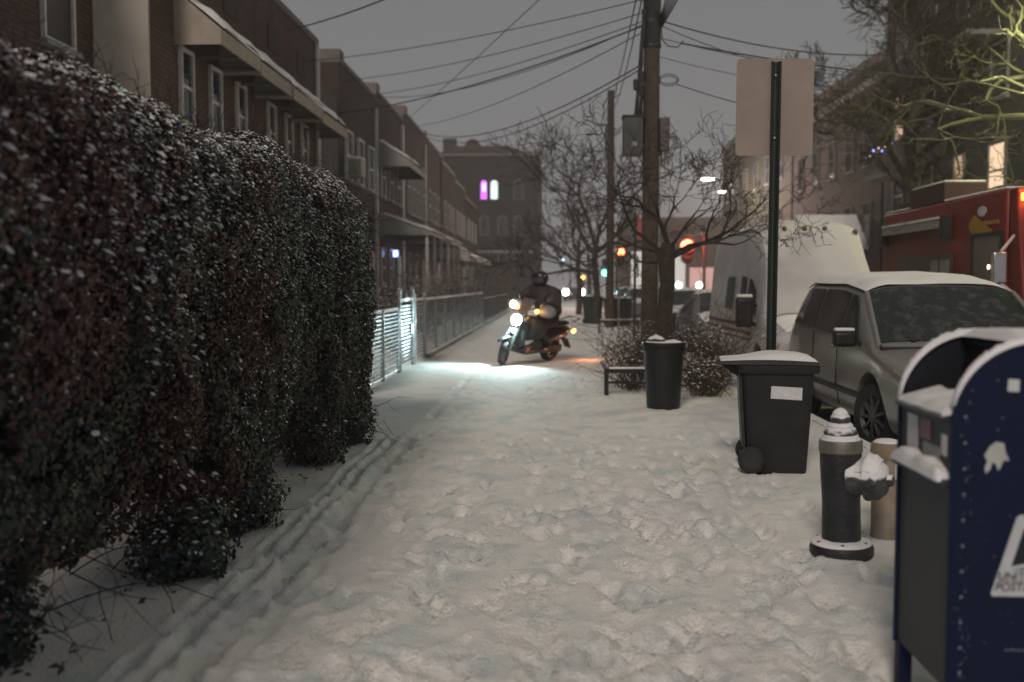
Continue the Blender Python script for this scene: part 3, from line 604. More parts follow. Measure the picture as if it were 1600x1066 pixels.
# ---------------------------------------------------------------- vehicles
class Shell:
    "car body: keyed cross-sections along y; each has 8 points (half width, z) from the underside centre to the roof centre"
    def __init__(s, keys): s.y = np.array([k[0] for k in keys]); s.k = np.array([k[1] for k in keys], float)
    def ring(s, y):
        h = .045; return sum(np.stack([[np.interp(y+d, s.y, s.k[:, i, j]) for j in (0, 1)] for i in range(8)])*w for d, w in ((-h, .25), (0, .5), (h, .25)))
    def build(s, n=70, cut=2):
        m = MB(); rings = []
        yy = np.unique(np.concatenate([np.linspace(s.y[0], s.y[-1], n), s.y]))
        for y in yy:
            r = s.ring(y)
            for _ in range(cut):
                q = [r[0]]
                for a, b in zip(r, r[1:]): q += [a*.78+b*.22, a*.22+b*.78]
                q.append(r[-1]); r = np.array(q)
            full = [(x, y, z) for x, z in r] + [(-x, y, z) for x, z in r[::-1][1:-1]]
            rings.append(full)
        return m.loft(rings)
    def side_pane(s, sg, lo, hi, vb=.05, vt=.93, off=.012, nn=10):
        "lo=(y0,y1) at the bottom, hi=(y0,y1) at the top of the glass, on segment 4-5"
        m = MB(); vs = []; nv = 5
        for j in range(nv):
            v = vb+(vt-vb)*j/(nv-1); t = j/(nv-1); a = lo[0]*(1-t)+hi[0]*t; b = lo[1]*(1-t)+hi[1]*t
            for i in range(nn):
                y = a+(b-a)*i/(nn-1); r = s.ring(y); p = r[4]*(1-v)+r[5]*v; vs.append((sg*(p[0]+off), y, p[1]))
        fs = [(j*nn+i, j*nn+i+1, (j+1)*nn+i+1, (j+1)*nn+i) for j in range(nv-1) for i in range(nn-1)]
        return m.add(vs, fs)
    def top_z(s, x, y):
        r = s.ring(y); P_ = [r[5]*.9+r[4]*.1, r[5], r[6], r[7]]
        xs_ = [p[0] for p in P_][::-1]; zs = [p[1] for p in P_][::-1]; return float(np.interp(abs(x), xs_, zs))
    def screen(s, y0, y1, f=.90, off=.02, nx=17, ny=9, top_in=.93):
        m = MB(); vs = []
        for j in range(ny):
            y = y0+(y1-y0)*j/(ny-1); w = s.ring(y)[5][0]*f
            for i in range(nx):
                x = w*(2*i/(nx-1)-1); vs.append((x, y, s.top_z(x, y)+off))
        return m.add(vs, [(j*nx+i, j*nx+i+1, (j+1)*nx+i+1, (j+1)*nx+i) for j in range(ny-1) for i in range(nx-1)])
    def snow(s, y0, y1, f=.93, th=.03, nx=21, ny=40, seed=1):
        xs_ = np.linspace(-1, 1, nx); ys_ = np.linspace(y0, y1, ny); V = []
        for y in ys_:
            w = s.ring(y)[5][0]*f
            for a in xs_:
                ed = min(1, (1-abs(a))*7, (y-y0)*6+.12, (y1-y)*6+.12); V.append((a*w, y, s.top_z(a*w, y)+.004+th*max(.02, ed)**.5*(1+.5*math.sin(a*5+y*3+seed)*.5)))
        i = np.arange((ny-1)*(nx-1)); q = (i//(nx-1))*nx+i % (nx-1); return np.array(V), np.stack([q, q+1, q+nx+1, q+nx], 1)
def cut_arches(o, cuts):
    for (y, z, r, x0, x1) in cuts:
        c = MB().lathe([(r, x0), (r, x1)], 32, Matrix.Translation((0, y, z)) @ Matrix.Rotation(R(90), 4, 'Y')).obj('cut', None, o.parent)
        b = o.modifiers.new('bo', 'BOOLEAN'); b.object = c; b.operation = 'DIFFERENCE'; b.solver = 'EXACT'
        dg = bpy.context.evaluated_depsgraph_get(); me = bpy.data.meshes.new_from_object(o.evaluated_get(dg)); o.modifiers.clear(); old = o.data; o.data = me; bpy.data.objects.remove(c)
    me.polygons.foreach_set('use_smooth', [True]*len(me.polygons)); me.set_sharp_from_angle(angle=R(35)); return o
M_rim = mat('dirty_rim', (.10, .10, .10), .5, .5, (.05, .05, .05), 8)
def wheel(parent, x, y, r, w=.2, spokes=9, rim_mat=None, steer=0):
    T = Matrix.Rotation(R(90), 4, 'Y')
    t = MB().lathe([(r*.62, -w/2), (r*.93, -w/2), (r, -w*.3), (r, w*.3), (r*.93, w/2), (r*.62, w/2)], 32, T, caps=False).obj('wheel', M_rubber, parent, smooth=True)
    t.location = (x, y, r); t.rotation_euler = (0, 0, steer); X0, x, y, zr = x, 0, 0, 0
    m = MB(); m.lathe([(0, -.01), (r*.62, -.01), (r*.62, .01), (0, .01)], 28, T)
    sg = -1 if X0 < 0 else 1
    for i in range(spokes):
        a = 2*math.pi*i/spokes; p = Vector((x+sg*w*.38, y, 0)); q = p+Vector((sg*.0, math.cos(a)*r*.6, math.sin(a)*r*.6)); m.bar(p, q, .03, r*.10, up=(1, 0, 0))
    m.lathe([(r*.56, -w*.3), (r*.63, -w*.46), (r*.66, -w*.5)], 28, T, caps=False).lathe([(r*.66, w*.5), (r*.63, w*.46), (r*.56, w*.3)], 28, T, caps=False)
    m.lathe([(0, 0), (r*.13, 0), (r*.13, .03), (0, .03)], 14, Matrix.Translation((x+sg*w*.38, y, 0)) @ Matrix.Rotation(R(90*sg), 4, 'Y'))
    m.obj('rim', rim_mat or M_rim, t, smooth=True)
    return t
M_well = mat('wheel_well', (.008, .008, .008), .9)
def mirror(parent, x, y, z, m, sg=-1, w=.24, h=.17, d=.13):
    b = MB().box(x, x+sg*w, y-d/2, y+d/2, z, z+h).obj('side_mirror', m, parent, bevel=.045, seg=4); MB().bar((x, y, z+.04), (x-sg*.08, y, z+.02), .05).obj('mirror_arm', m, b)
    MB().box(x+sg*.02, x+sg*(w-.02), y-d/2+.02, y+d/2-.02, z+h-.006, z+h+.03).obj('snow', M_snow, b, bevel=.014); return b
M_silver = mat('silver_paint', (.27, .26, .24), .28, .35, (.24, .232, .215), 2.5, bump=.03, bscale=200, coat=.3)
M_glass_car = mat('car_glass', (.018, .02, .019), .12, 0, (.05, .05, .048), 3, spec=.7)
M_wind = mat('wet_windscreen', (.018, .021, .019), .2, 0, (.085, .09, .08), 10, .48, .80, .15, 160, spec=.6)
v = empty('parked_minivan', 'silver minivan with snow on its roof parked at the kerb behind the mailbox', 'minivan', (4.14, 11.45, -.18))
def sec(w0, w1, wb, wr, zb, zs, zm, zbt, zr, zt): return [(0, zb), (w0*.92, zb), (w0, zs), (w1, zm), (wb, zbt), (wr, zr), (wr*.74, zt-.015), (0, zt)]
sh = Shell([(-2.56, sec(.55, .62, .60, .50, .30, .40, .52, .62, .66, .68)), (-2.48, sec(.80, .86, .84, .72, .25, .36, .55, .70, .75, .78)), (-2.2, sec(.92, .965, .93, .82, .22, .34, .60, .83, .88, .91)),
            (-1.6, sec(.94, .99, .97, .88, .22, .34, .62, .94, .98, 1.01)), (-1.34, sec(.94, .99, .97, .90, .22, .34, .62, .99, 1.03, 1.06)),
            (-.50, sec(.94, .99, .97, .775, .22, .34, .62, 1.06, 1.60, 1.68)), (0.2, sec(.94, .99, .97, .78, .22, .34, .62, 1.09, 1.68, 1.77)), (1.6, sec(.94, .985, .96, .78, .22, .34, .62, 1.14, 1.69, 1.78)),
            (2.1, sec(.92, .96, .93, .74, .26, .38, .64, 1.16, 1.62, 1.72)), (2.44, sec(.88, .92, .88, .68, .30, .42, .66, 1.12, 1.34, 1.40)), (2.56, sec(.80, .84, .80, .6, .36, .46, .68, .98, 1.04, 1.06))])
b = cut_arches(sh.build().obj('body', M_silver, v, smooth=True, angle=35), [(-1.34, .36, .44, -1.3, 1.3), (1.5, .34, .39, -1.3, 1.3)])
MB().box(-.78, .78, -2.1, 2.1, .2, .75).obj('underbody', M_well, v)
for sg in (-1, 1):
    for lo, hi in (((-.98, -.18), (-.34, -.2)), ((-.12, .86), (-.14, .84)), ((.94, 2.02), (.92, 1.86))):
        MB_ = sh.side_pane(sg, lo, hi, .07, .90); MB_.obj('side_window', M_glass_car, v, smooth=True)
    for y in (-.15, .90):
        d = MB(); pts = []
        for t in np.linspace(0, 1, 12):
            r = sh.ring(y); 
            q = r[2]+(r[3]-r[2])*min(1, t*2) if t < .5 else r[3]+(r[4]-r[3])*(t*2-1)
            pts.append((sg*(q[0]+.002), y, q[1]))
        d.tube(pts, .005, 4).obj('door_seam', M_well, v)
    for y in (-.30, .02): MB().box(sg*.985, sg*1.015, y-.1, y+.1, .97, 1.005).obj('door_handle', M_silver, v, bevel=.012)
    MB().box(sg*.975, sg*1.005, -1.05, 1.1, .50, .56).obj('rub_strip', M_darkmetal, v, bevel=.012)
    wheel(v, sg*.86, -1.34, .35, .21, steer=R(15)); wheel(v, sg*.87, 1.5, .345, .2)
    mirror(v, sg*1.0, -.92, 1.03, M_black, sg)
    hl = MB(); 
    vs = []
    for j in range(5):
        t = j/4; vs += [tuple([sg*(sh.ring(-2.46+.55*t)[4][0]*(1-.02)+.01), -2.46+.55*t, sh.ring(-2.46+.55*t)[4][1]+dz]) for dz in (-.15+.05*t, -.0)]
    hl.add(vs, [(2*j, 2*j+1, 2*j+3, 2*j+2) for j in range(4)]); hl.obj('headlight', mat('lamp_glass', (.35, .22, .14), .15, 0, (.5, .45, .4), 4), v, smooth=True)
    vs = []
sh.screen(-1.27, -.54, .95).obj('windshield', M_wind, v, smooth=True)
for sg in (-1, 1): MB().tube([(sg*(sh.ring(y)[5][0]*.985), y, sh.ring(y)[5][1]+.012) for y in np.linspace(-1.32, -.52, 8)], .03, 6).obj('pillar', M_silver, v, smooth=True)
wp = MB()
for x0 in (-.55, .12): wp.bar((x0, -1.27, 1.105), (x0+.52, -1.12, 1.17), .018, .02)
wp.obj('wiper', M_black, v)
MB().box(-.88, .88, -1.38, -1.28, 1.0, 1.06).obj('cowl', M_black, v, bevel=.01)
V, Fc = sh.snow(-.50, 2.1, 1.0, .05); npmesh('snow', V, Fc, [M_snow], smooth=True, parent=v)
MB().box(-.5, .5, -2.60, -2.53, .50, .62).obj('grille', M_black, v, bevel=.02)
# white high-roof van behind it
M_vanw = mat('white_van_paint', (.47, .47, .48), .35, 0, (.40, .40, .41), 1.2, bump=.05)
v = empty('parked_van', 'white high roofed van with snow plastered over its windscreen, parked behind the minivan', 'van', (4.10, 17.45, -.18))
sh = Shell([(-2.95, sec(.70, .80, .78, .66, .30, .42, .62, .80, .88, .92)), (-2.82, sec(.90, .96, .92, .80, .26, .40, .62, .92, 1.02, 1.07)), (-2.35, sec(.96, .99, .96, .86, .24, .38, .62, 1.05, 1.14, 1.22)),
            (-2.15, sec(.96, 1.0, .98, .90, .24, .38, .62, 1.1, 1.25, 1.35)), (-1.55, sec(.96, 1.0, .985, .80, .24, .38, .62, 1.15, 2.05, 2.16)), (-1.15, sec(.96, 1.0, .985, .80, .24, .38, .62, 1.15, 2.50, 2.60)),
            (-.6, sec(.96, 1.0, .985, .86, .24, .38, .62, 1.15, 2.60, 2.70)), (2.8, sec(.96, 1.0, .985, .78, .24, .38, .62, 1.15, 2.60, 2.70)), (2.95, sec(.94, .98, .96, .84, .3, .4, .62, 1.15, 2.5, 2.62))])
cut_arches(sh.build().obj('body', M_vanw, v, smooth=True, angle=55), [(-2.02, .36, .43, -1.3, 1.3), (1.7, .36, .43, -1.3, 1.3)])
MB().box(-.8, .8, -2.5, 2.6, .22, .8).obj('underbody', M_well, v)
V, Fc = sh.snow(-2.30, 2.9, .97, .03, 23, 70, 3); npmesh('snow', V, Fc, [snow_mat('van_snow', (.56, .545, .54), (.50, .485, .48), 2, .15, 60)], smooth=True, parent=v)
V, Fc = sh.snow(-2.86, -2.34, .97, .03, 23, 16, 3); npmesh('hood_snow', V, Fc, [M_snow], smooth=True, parent=v)
for x in (-.42, -.10, .22, .70):
    MB().lathe([(0, .05), (.035, .04), (.045, 0), (.045, -.02), (0, -.02)], 12, Matrix.Translation((x, -1.20, sh.top_z(x, -1.2)+.03)) @ Matrix.Rotation(R(35), 4, 'X')).obj('marker_lamp', mat('marker_lens', (.16, .10, .08), .4), v, smooth=True)
MB().tube([(0.0, -1.18, 2.62), (.01, -1.35, 2.42), (.03, -1.42, 2.30)], [.006, .008, .02], 6).obj('snow_runnel', mat('wet_streak', (.2, .19, .19), .5), v)
for sg in (-1, 1):
    for lo, hi in (((-1.78, -1.0), (-1.5, -1.02)), ((-.86, -.40), (-.84, -.42)), ((.2, 1.0), (.2, 1.0))):
        sh.side_pane(sg, lo, hi, .08, .46, .012).obj('side_window', mat('van_glass', (.03, .033, .036), .35), v, smooth=True)
    for z, h_ in ((1.02, .06), (.9, .05), (.80, .035)):
        st = MB(); vs = []
        for y in np.linspace(-1.5, 2.85, 20):
            dz = 0
            for q in (z-h_/2+dz, z+h_/2+dz):
                r = sh.ring(y); x = np.interp(q, [r[2][1], r[3][1], r[4][1]], [r[2][0], r[3][0], r[4][0]]); vs.append((sg*(x+.006), y, q))
        st.add(vs, [(2*i, 2*i+1, 2*i+3, 2*i+2) for i in range(19)]); st.obj('stripe', mat('maroon_stripe', (.11, .035, .045), .5), v)
    for y in (-2.02, 1.7): wheel(v, sg*.88, y, .35, .2, 5)
    mb_ = MB().box(sg*1.04, sg*1.30, -1.95, -1.80, 1.02, 1.48).obj('side_mirror', M_black, v, bevel=.05, seg=4)
    for za, zc in ((1.05, 1.12), (1.35, 1.38)): MB().bar((sg*.97, -1.8, za), (sg*1.12, -1.87, zc), .05).obj('mirror_arm', M_black, mb_)
    MB().box(sg*1.05, sg*1.29, -1.94, -1.81, 1.478, 1.53).obj('snow', M_snow, mb_, bevel=.02)
    MB().box(sg*.80, sg*.95, -2.90, -2.78, .62, .84).obj('headlight', mat('lamp_glass', (.35, .22, .14), .15), v, bevel=.03)
    MB().lathe([(0, 0), (.018, .005), (0, .01)], 8, Matrix.Translation((sg*.985, -2.45, .92)) @ Matrix.Rotation(R(-90), 4, 'Y')).obj('side_reflector', mat('reflector_glint', (1, .9, .8), .2, emit=(1, .85, .7), est=.6), v)  # glint put in as a small glow of the reflector itself
# snow covered cars farther up the kerb
def small_car(label, loc, m, group='snow covered cars parked farther up the kerb'):
    v = empty('parked_car', label, 'car', loc, group=group)
    sh = Shell([(-2.2, sec(.6, .7, .68, .5, .3, .4, .5, .6, .64, .66)), (-2.05, sec(.82, .86, .84, .7, .24, .36, .55, .7, .76, .79)), (-1.0, sec(.85, .89, .86, .74, .22, .34, .6, .88, .94, .97)), (-.25, sec(.85, .89, .87, .6, .22, .34, .6, .9, 1.38, 1.44)),
                (.9, sec(.85, .89, .87, .6, .22, .34, .6, .92, 1.36, 1.42)), (1.7, sec(.84, .88, .84, .7, .26, .36, .6, .92, .98, 1.02)), (2.15, sec(.8, .84, .8, .66, .3, .4, .6, .86, .9, .92)), (2.25, sec(.6, .7, .68, .5, .35, .42, .6, .7, .74, .76))])
    cut_arches(sh.build(30, 1).obj('body', m, v, smooth=True), [(-1.35, .31, .36, -1.2, 1.2), (1.3, .31, .36, -1.2, 1.2)])
    for sg in (-1, 1):
        for lo, hi in (((-.75, .1), (-.2, .1)), ((.18, 1.2), (.18, .85))): sh.side_pane(sg, lo, hi, .1, .88).obj('side_window', M_glass_car, v)
        for y in (-1.35, 1.3): wheel(v, sg*.78, y, .30, .18)
    sh.screen(-.95, -.28, .88, nx=9, ny=5).obj('windshield', M_glass_car, v)
    MB().box(-.7, .7, -1.8, 1.8, .2, .6).obj('underbody', M_well, v)
    for a, b_ in ((-2.0, -1.02), (-.28, 2.1)):
        V, Fc = sh.snow(a, b_, .97, .07, 11, 20); npmesh('snow', V, Fc, [M_snow], smooth=True, parent=v)
    return v
M_carA = mat('grey_car_paint', (.22, .22, .22), .4, .4); M_carB = mat('dark_car_paint', (.05, .05, .06), .35, .4)
small_car('snow covered grey car parked behind the white van', (4.0, 24.2, -.12), M_carA)
small_car('second snow covered car up the kerb past the utility pole', (4.0, 31.0, -.12), M_carB)
small_car('pale snowed-in car between the two far poles', (4.0, 46, -.12), M_carA)
small_car('snowed-in car just beyond the pale one near the far pole', (4.0, 53, -.12), M_carA)
# red truck standing in the road
M_red = mat('red_truck_paint', (.20, .018, .015), .45, 0, (.13, .016, .014), 2, bump=.05)
v = empty('red_truck', 'red truck with yellow graphics and a dark box on its snowy roof', 'truck', (7.9, 17.6, -.18))
# local: front -y, left (pavement) side -x
hh = 3.1
bd = MB().box(-1.25, 1.25, -2.5, 3.0, .5, hh); bd.obj('body', M_red, v, bevel=.05)
MB().prism([(-2.5, .5), (-3.4, .5), (-3.4, 1.15), (-3.05, 1.3), (-2.75, hh-.28), (-2.75, hh+.0), (-2.5, hh)], 0, -1.2, 1.2).obj('cab', M_red, v, bevel=.03)
MB().box(-1.05, 1.05, -2.78, -2.765, hh-.24, hh-.05).obj('orange_panel', mat('orange_paint_glow', (.7, .16, .02), .5, emit=(1, .2, .02), est=.25), v)  # no lamp: a weak orange glow is put into the panel colour
MB().bar((0, -3.0, 1.36), (0, -2.80, hh-.36), 2.1, .03, up=(1, 0, 0)).obj('windshield', M_glass_car, v)
cw = MB().box(-1.275, -1.253, -2.42, -1.45, 1.4, 2.42).obj('cab_window', mat('foggy_glass', (.13, .10, .10), .2), v)
MB().box(-1.29, -1.25, -2.48, -2.42, 1.34, 2.48).box(-1.29, -1.25, -1.45, -1.39, 1.34, 2.48).box(-1.288, -1.25, -2.42, -1.45, 2.42, 2.48).obj('frame', M_darkmetal, cw)
MB().box(-1.275, -1.252, -.6, 2.0, 1.30, 2.2).obj('serving_hatch', mat('hatch_dark', (.06, .05, .05), .4), v)
for y0, y1 in ((-.5, -.12), (.0, .30)): MB().box(-1.285, -1.27, y0, y1, 1.4, 2.1).obj('hatch_panel', mat('hatch_pale', (.25, .23, .22), .4), v)
aw = MB().bar((-1.26, .9, 2.62), (-1.72, .9, 2.36), 3.3, .05, up=(0, 0, 1)) ; aw.v = []; aw.f = []; aw.m = []
aw.add([(-1.25, -.35, 2.82), (-1.25, 2.65, 2.82), (-1.39, 2.65, 2.79), (-1.39, -.35, 2.79), (-1.25, -.35, 2.66), (-1.25, 2.65, 2.66), (-1.39, 2.65, 2.64), (-1.39, -.35, 2.64)], [(0, 1, 2, 3), (7, 6, 5, 4), (0, 3, 7, 4), (1, 5, 6, 2), (3, 2, 6, 7)])
a_ = aw.obj('awning', M_aw2, v); MB().add([(-1.25, -.34, 2.825), (-1.25, 2.64, 2.825), (-1.40, 2.64, 2.795), (-1.40, -.34, 2.795), (-1.25, -.34, 2.86), (-1.25, 2.64, 2.86), (-1.40, 2.64, 2.83), (-1.40, -.34, 2.83)], [(3, 2, 1, 0), (4, 5, 6, 7), (0, 4, 7, 3), (1, 2, 6, 5), (3, 7, 6, 2)]).obj('snow', M_snow, a_)
for y in (-.45, 2.72): MB().box(-1.40, -1.252, y-.09, y+.09, 2.45, 2.85).obj('strut', M_darkmetal, a_)
rv = MB().box(-1.24, -.5, -.1, 1.5, hh, hh+.34).obj('roof_vent', mat('vent_maroon', (.05, .02, .02), .6), v, bevel=.02)
MB().box(-1.22, -.52, -.08, 1.48, hh+.34, hh+.37).obj('snow', M_snow, rv, bevel=.015)
MB().box(-1.1, -.7, 1.7, 2.6, hh, hh+.18).obj('roof_rack', mat('vent_maroon', (.05, .02, .02), .6), v, bevel=.02)
MB().box(-1.22, 1.22, -2.45, 2.95, hh, hh+.035).obj('snow', M_snow, v, bevel=.015)
MB().box(-1.265, -1.252, -2.3, -1.3, 2.6, 2.66).obj('lettering_band', mat('yellow_paint', (.42, .22, .03), .5), v)
MB().lathe([(0, 0), (.16, .0), (.16, .008), (0, .008)], 20, Matrix.Translation((-1.252, -1.7, 2.82)) @ Matrix.Rotation(R(-90), 4, 'Y') @ Matrix.Scale(.5, 4, (1, 0, 0))).obj('emblem', M_white, v)
MB().prism([(-2.1, 2.5), (-1.4, 2.78), (-1.2, 2.62), (-1.5, 2.36)], 0, -1.262, -1.253).obj('painted_panel', mat('yellow_paint', (.42, .22, .03), .5), v)
cl = MB().box(-1.15, -.85, -2.80, -2.76, hh-.20, hh-.09).obj('clearance_lamp', mat('orange_lamp', (1, .35, .02), .4, emit=(1, .30, .03), est=9), v, bevel=.01)
mm_ = MB().box(-1.62, -1.42, -3.0, -2.92, 1.7, 2.15).obj('side_mirror', M_chrome, v, bevel=.02); [MB().bar(a_, b_, .03).obj('mirror_arm', M_white, mm_) for a_, b_ in (((-1.2, -2.7, 2.4), (-1.5, -2.96, 2.15)), ((-1.2, -2.9, 1.5), (-1.5, -2.96, 1.7)))]
for i, (c, z, y) in enumerate((((1, .75, .6), 1.95, -2.05), ((1, .05, .08), 1.62, -2.1))):
    MB().lathe([(0, 0), (.035, .004), (.035, .012), (0, .014)], 10, Matrix.Translation((-1.276, y, z)) @ Matrix.Rotation(R(-90), 4, 'Y') @ Matrix.Scale(2.2 if i else 1, 4, (1, 0, 0))).obj('dashboard_lamp', lit('dash_%d' % i, c, 5), v)
for sg in (-1, 1):
    for y in (-2.7, 1.6): wheel(v, sg*1.08, y, .42, .26, 5)
MB().box(-1, 1, -2.3, 2.8, .3, .52).obj('chassis', M_well, v)
ol = bpy.data.lights.new('clearance_light', 'POINT'); ol.energy = 10; ol.color = (1, .3, .05); ol.shadow_soft_size = .08; o = bpy.data.objects.new('clearance_light', ol); COL.objects.link(o); o.parent = v; o.location = (-1.0, -2.95, hh-.1)

# ---------------------------------------------------------------- street furniture near the camera
# hydrant
M_hyd = mat('hydrant_iron', (.020, .021, .022), .5, .2, (.036, .037, .036), 6, bump=.35, bscale=45)
M_hydsilver = mat('hydrant_band', (.20, .185, .15), .5, .3, (.13, .12, .10), 8, bump=.2)
M_frost = mat('frosted_iron', (.03, .032, .033), .6, 0, (.09, .09, .088), 12, bump=.5, bscale=50, snow=.98, snow_scale=14)
hy = empty('fire_hydrant', 'black fire hydrant with snow on its cap and nozzle beside the mailbox', 'fire hydrant', (1.60, 5.55, 0), (0, R(-1.5), 0))
MB().lathe([(.0, -.02), (.165, -.02), (.172, .0), (.172, .045), (.165, .06), (.14, .068), (.10, .068)], 40).obj('base_flange', M_hyd, hy, smooth=True)
MB().lathe([(.108, .06), (.105, .10), (.102, .3), (.112, .52), (.112, .585)], 40, caps=False).obj('barrel', M_hyd, hy, smooth=True)
MB().lathe([(.1125, .575), (.117, .58), (.117, .635), (.112, .645)], 40, caps=False).lathe([(.112, .645), (.06, .655)], 40, caps=False).obj('band', M_hydsilver, hy, smooth=True)
bn = MB().lathe([(.112, .64), (.10, .655), (.088, .665), (.09, .685), (.078, .71), (.05, .722), (.045, .73), (.052, .745), (.05, .775), (.03, .80), (0, .808)], 32).obj('bonnet', M_frost, hy, smooth=True)
def lump(name, pts, m, parent, seed=1, amp=.006):
    g = random.Random(seed); mb = MB().lathe(pts, 26); mb.v = [(x+g.gauss(0, amp*.6), y+g.gauss(0, amp*.6), z+g.gauss(0, amp*.5)) for x, y, z in mb.v]; return mb.obj(name, m, parent, smooth=True, sub=1)
lump('snow', [(.066, .712), (.074, .718), (.058, .74), (.045, .738)], M_snow, bn, 2, .003); lump('snow', [(.046, .776), (.044, .79), (.03, .813), (0, .822)], M_snow, bn, 3, .002)
lump('snow', [(.098, .652), (.10, .66), (.092, .675), (.088, .672)], M_snow, bn, 8, .002)
lump('snow', [(.106, .066), (.166, .058), (.168, .07), (.155, .082), (.12, .09), (.106, .092)], M_snow, hy, 4, .003)
for i in range(6): MB().lathe([(0, 0), (.013, 0), (.013, .012), (0, .016)], 6, Matrix.Translation((.140*math.cos(i*1.047+.3), .140*math.sin(i*1.047+.3), .072))).obj('bolt', M_hyd, hy)
# two nozzles; the big one points right and toward us
def nozzle(ang, z, r, L, parent):
    T = Matrix.Translation((0, 0, z)) @ Matrix.Rotation(ang, 4, 'Z') @ Matrix.Rotation(R(90), 4, 'Y')
    nz = MB().lathe([(r*1.15, .06), (r*1.05, .10), (r, .11), (r, L), (r*1.08, L)], 28, T).obj('nozzle', M_frost, parent, smooth=True)
    MB().lathe([(r*1.28, L), (r*1.30, L+.012), (r*1.22, L+.03), (r*1.18, L+.06), (r*.85, L+.095), (r*.35, L+.11), (r*.3, L+.135), (0, L+.135)], 28, T).obj('cap', M_frost, nz, smooth=True)
    # snow riding on top of it
    V = []; nu, nv = 14, 9
    for i in range(nu):
        x = .10+(L+.08-.10)*i/(nu-1); rr_ = r*float(np.interp(x, [.1, L-.02, L+.005, L+.03, L+.08], [1.03, 1.03, 1.31, 1.26, 1.05]))
        for j in range(nv):
            a = R(-62)+R(124)*j/(nv-1); t = .018*math.cos(a*1.35)*min(1, (i+.6)/3, (nu-i-.3)/3)*(1+.25*math.sin(i*1.7+j))+.001; V.append(Matrix.Translation((0, 0, z)) @ Matrix.Rotation(ang, 4, 'Z') @ Vector((x, math.sin(a)*(rr_+t), math.cos(a)*(rr_+t))))
    MB().add(V, [(i*nv+j, i*nv+j+1, (i+1)*nv+j+1, (i+1)*nv+j) for i in range(nu-1) for j in range(nv-1)]).obj('snow', M_snow, nz, smooth=True, angle=80)
    return nz
nozzle(R(-36), .44, .094, .15, hy); nozzle(R(72), .46, .05, .13, hy)
# bollard
bo = empty('bollard', 'short tan pipe bollard with a rounded cap behind the hydrant', 'bollard', (1.97, 5.95, 0))
M_tan = mat('tan_paint', (.27, .22, .165), .6, 0, (.18, .15, .115), 7, bump=.2)
MB().lathe([(.084, -.05), (.084, .48), (.080, .485)], 36).obj('post', M_tan, bo, smooth=True)
MB().lathe([(.090, .475), (.093, .485), (.093, .545), (.086, .565), (.05, .572), (0, .574)], 36).obj('cap', M_tan, bo, smooth=True)
lump('snow', [(.075, .562), (.082, .566), (.07, .580), (.03, .588), (0, .59)], M_snow, bo, 6, .002)
MB().box(.02, .06, -.0875, -.083, .36, .45).obj('torn_sticker', M_white, bo)
# wheelie bin, its handle and wheels to the left
M_bin = mat('bin_plastic', (.009, .0095, .010), .5, 0, (.014, .015, .0155), 5, bump=.25, bscale=120)
M_bin2 = mat('bin_plastic_dusty', (.024, .027, .029), .55, 0, (.016, .018, .019), 5)
bi_ = empty('wheelie_bin', 'dark grey wheelie bin with a blank white label and snow on its lid', 'wheelie bin', (1.79, 8.15, 0), (0, 0, R(-8)))
def rrect(x0, x1, y0, y1, r, z, n=4):
    out = []
    for cx_, cy_, a0 in ((x1-r, y1-r, 0), (x0+r, y1-r, 90), (x0+r, y0+r, 180), (x1-r, y0+r, 270)):
        for i in range(n+1): a = R(a0+90*i/n); out.append((cx_+r*math.cos(a), cy_+r*math.sin(a), z))
    return out
rings = [rrect(-.215+.0, .235, -.20, .24, .04, .0), rrect(-.225, .24, -.205, .245, .04, .03), rrect(-.275, .285, -.245, .285, .05, .82), rrect(-.28, .29, -.25, .29, .05, .86)]
MB().loft(rings).obj('bin_body', M_bin, bi_, smooth=True, angle=35)
MB().loft([rrect(-.295, .315, -.27, .31, .05, .80), rrect(-.30, .325, -.275, .315, .05, .815), rrect(-.30, .325, -.275, .315, .05, .862), rrect(-.285, .30, -.255, .295, .05, .868)]).obj('rim', M_bin, bi_, smooth=True, angle=35)
lid = MB(); L_ = []
for t in np.linspace(0, 1, 9):
    x = -.45+.77*t; z = .885+.02*math.sin(t*3.1); L_.append([(x, -.265, .868), (x, -.262, z), (x, 0, z+.012), (x, .30, z), (x, .305, .868)])
lid.loft(L_).obj('lid', M_bin2, bi_, smooth=True, angle=40)
for y in (-.12, .16): MB().bar((-.28, y, .78), (-.43, y, .88), .03, .05).obj('handle_bracket', M_bin, bi_)
MB().tube([(-.46, -.22, .885), (-.46, .26, .885)], .02, 8).obj('handle', M_bin2, bi_)
nx, ny = 26, 16; V = []
for j in range(ny):
    for i in range(nx):
        t = i/(nx-1); s_ = j/(ny-1); ed = min(1, t*6+.05, (1-t)*6, s_*5, (1-s_)*5); x = -.44+.75*t; y = -.25+.54*s_
        V.append((x, y, .893+.014*math.sin(t*3.1)+(.016+.034/(1+math.exp(-(t-.38)*14))+.004*math.sin(t*9+s_*4))*max(0, ed)**.5))
MB().add(V, [(j*nx+i, j*nx+i+1, (j+1)*nx+i+1, (j+1)*nx+i) for j in range(ny-1) for i in range(nx-1)]).obj('snow', M_snow, bi_, smooth=True, angle=80)
MB().add([(-.05, -.2372, .60), (.19, -.2372, .59), (.192, -.2445, .69), (-.045, -.2445, .70)], [(0, 1, 2, 3)]).obj('blank_label', mat('label_white', (.66, .65, .66), .5), bi_)
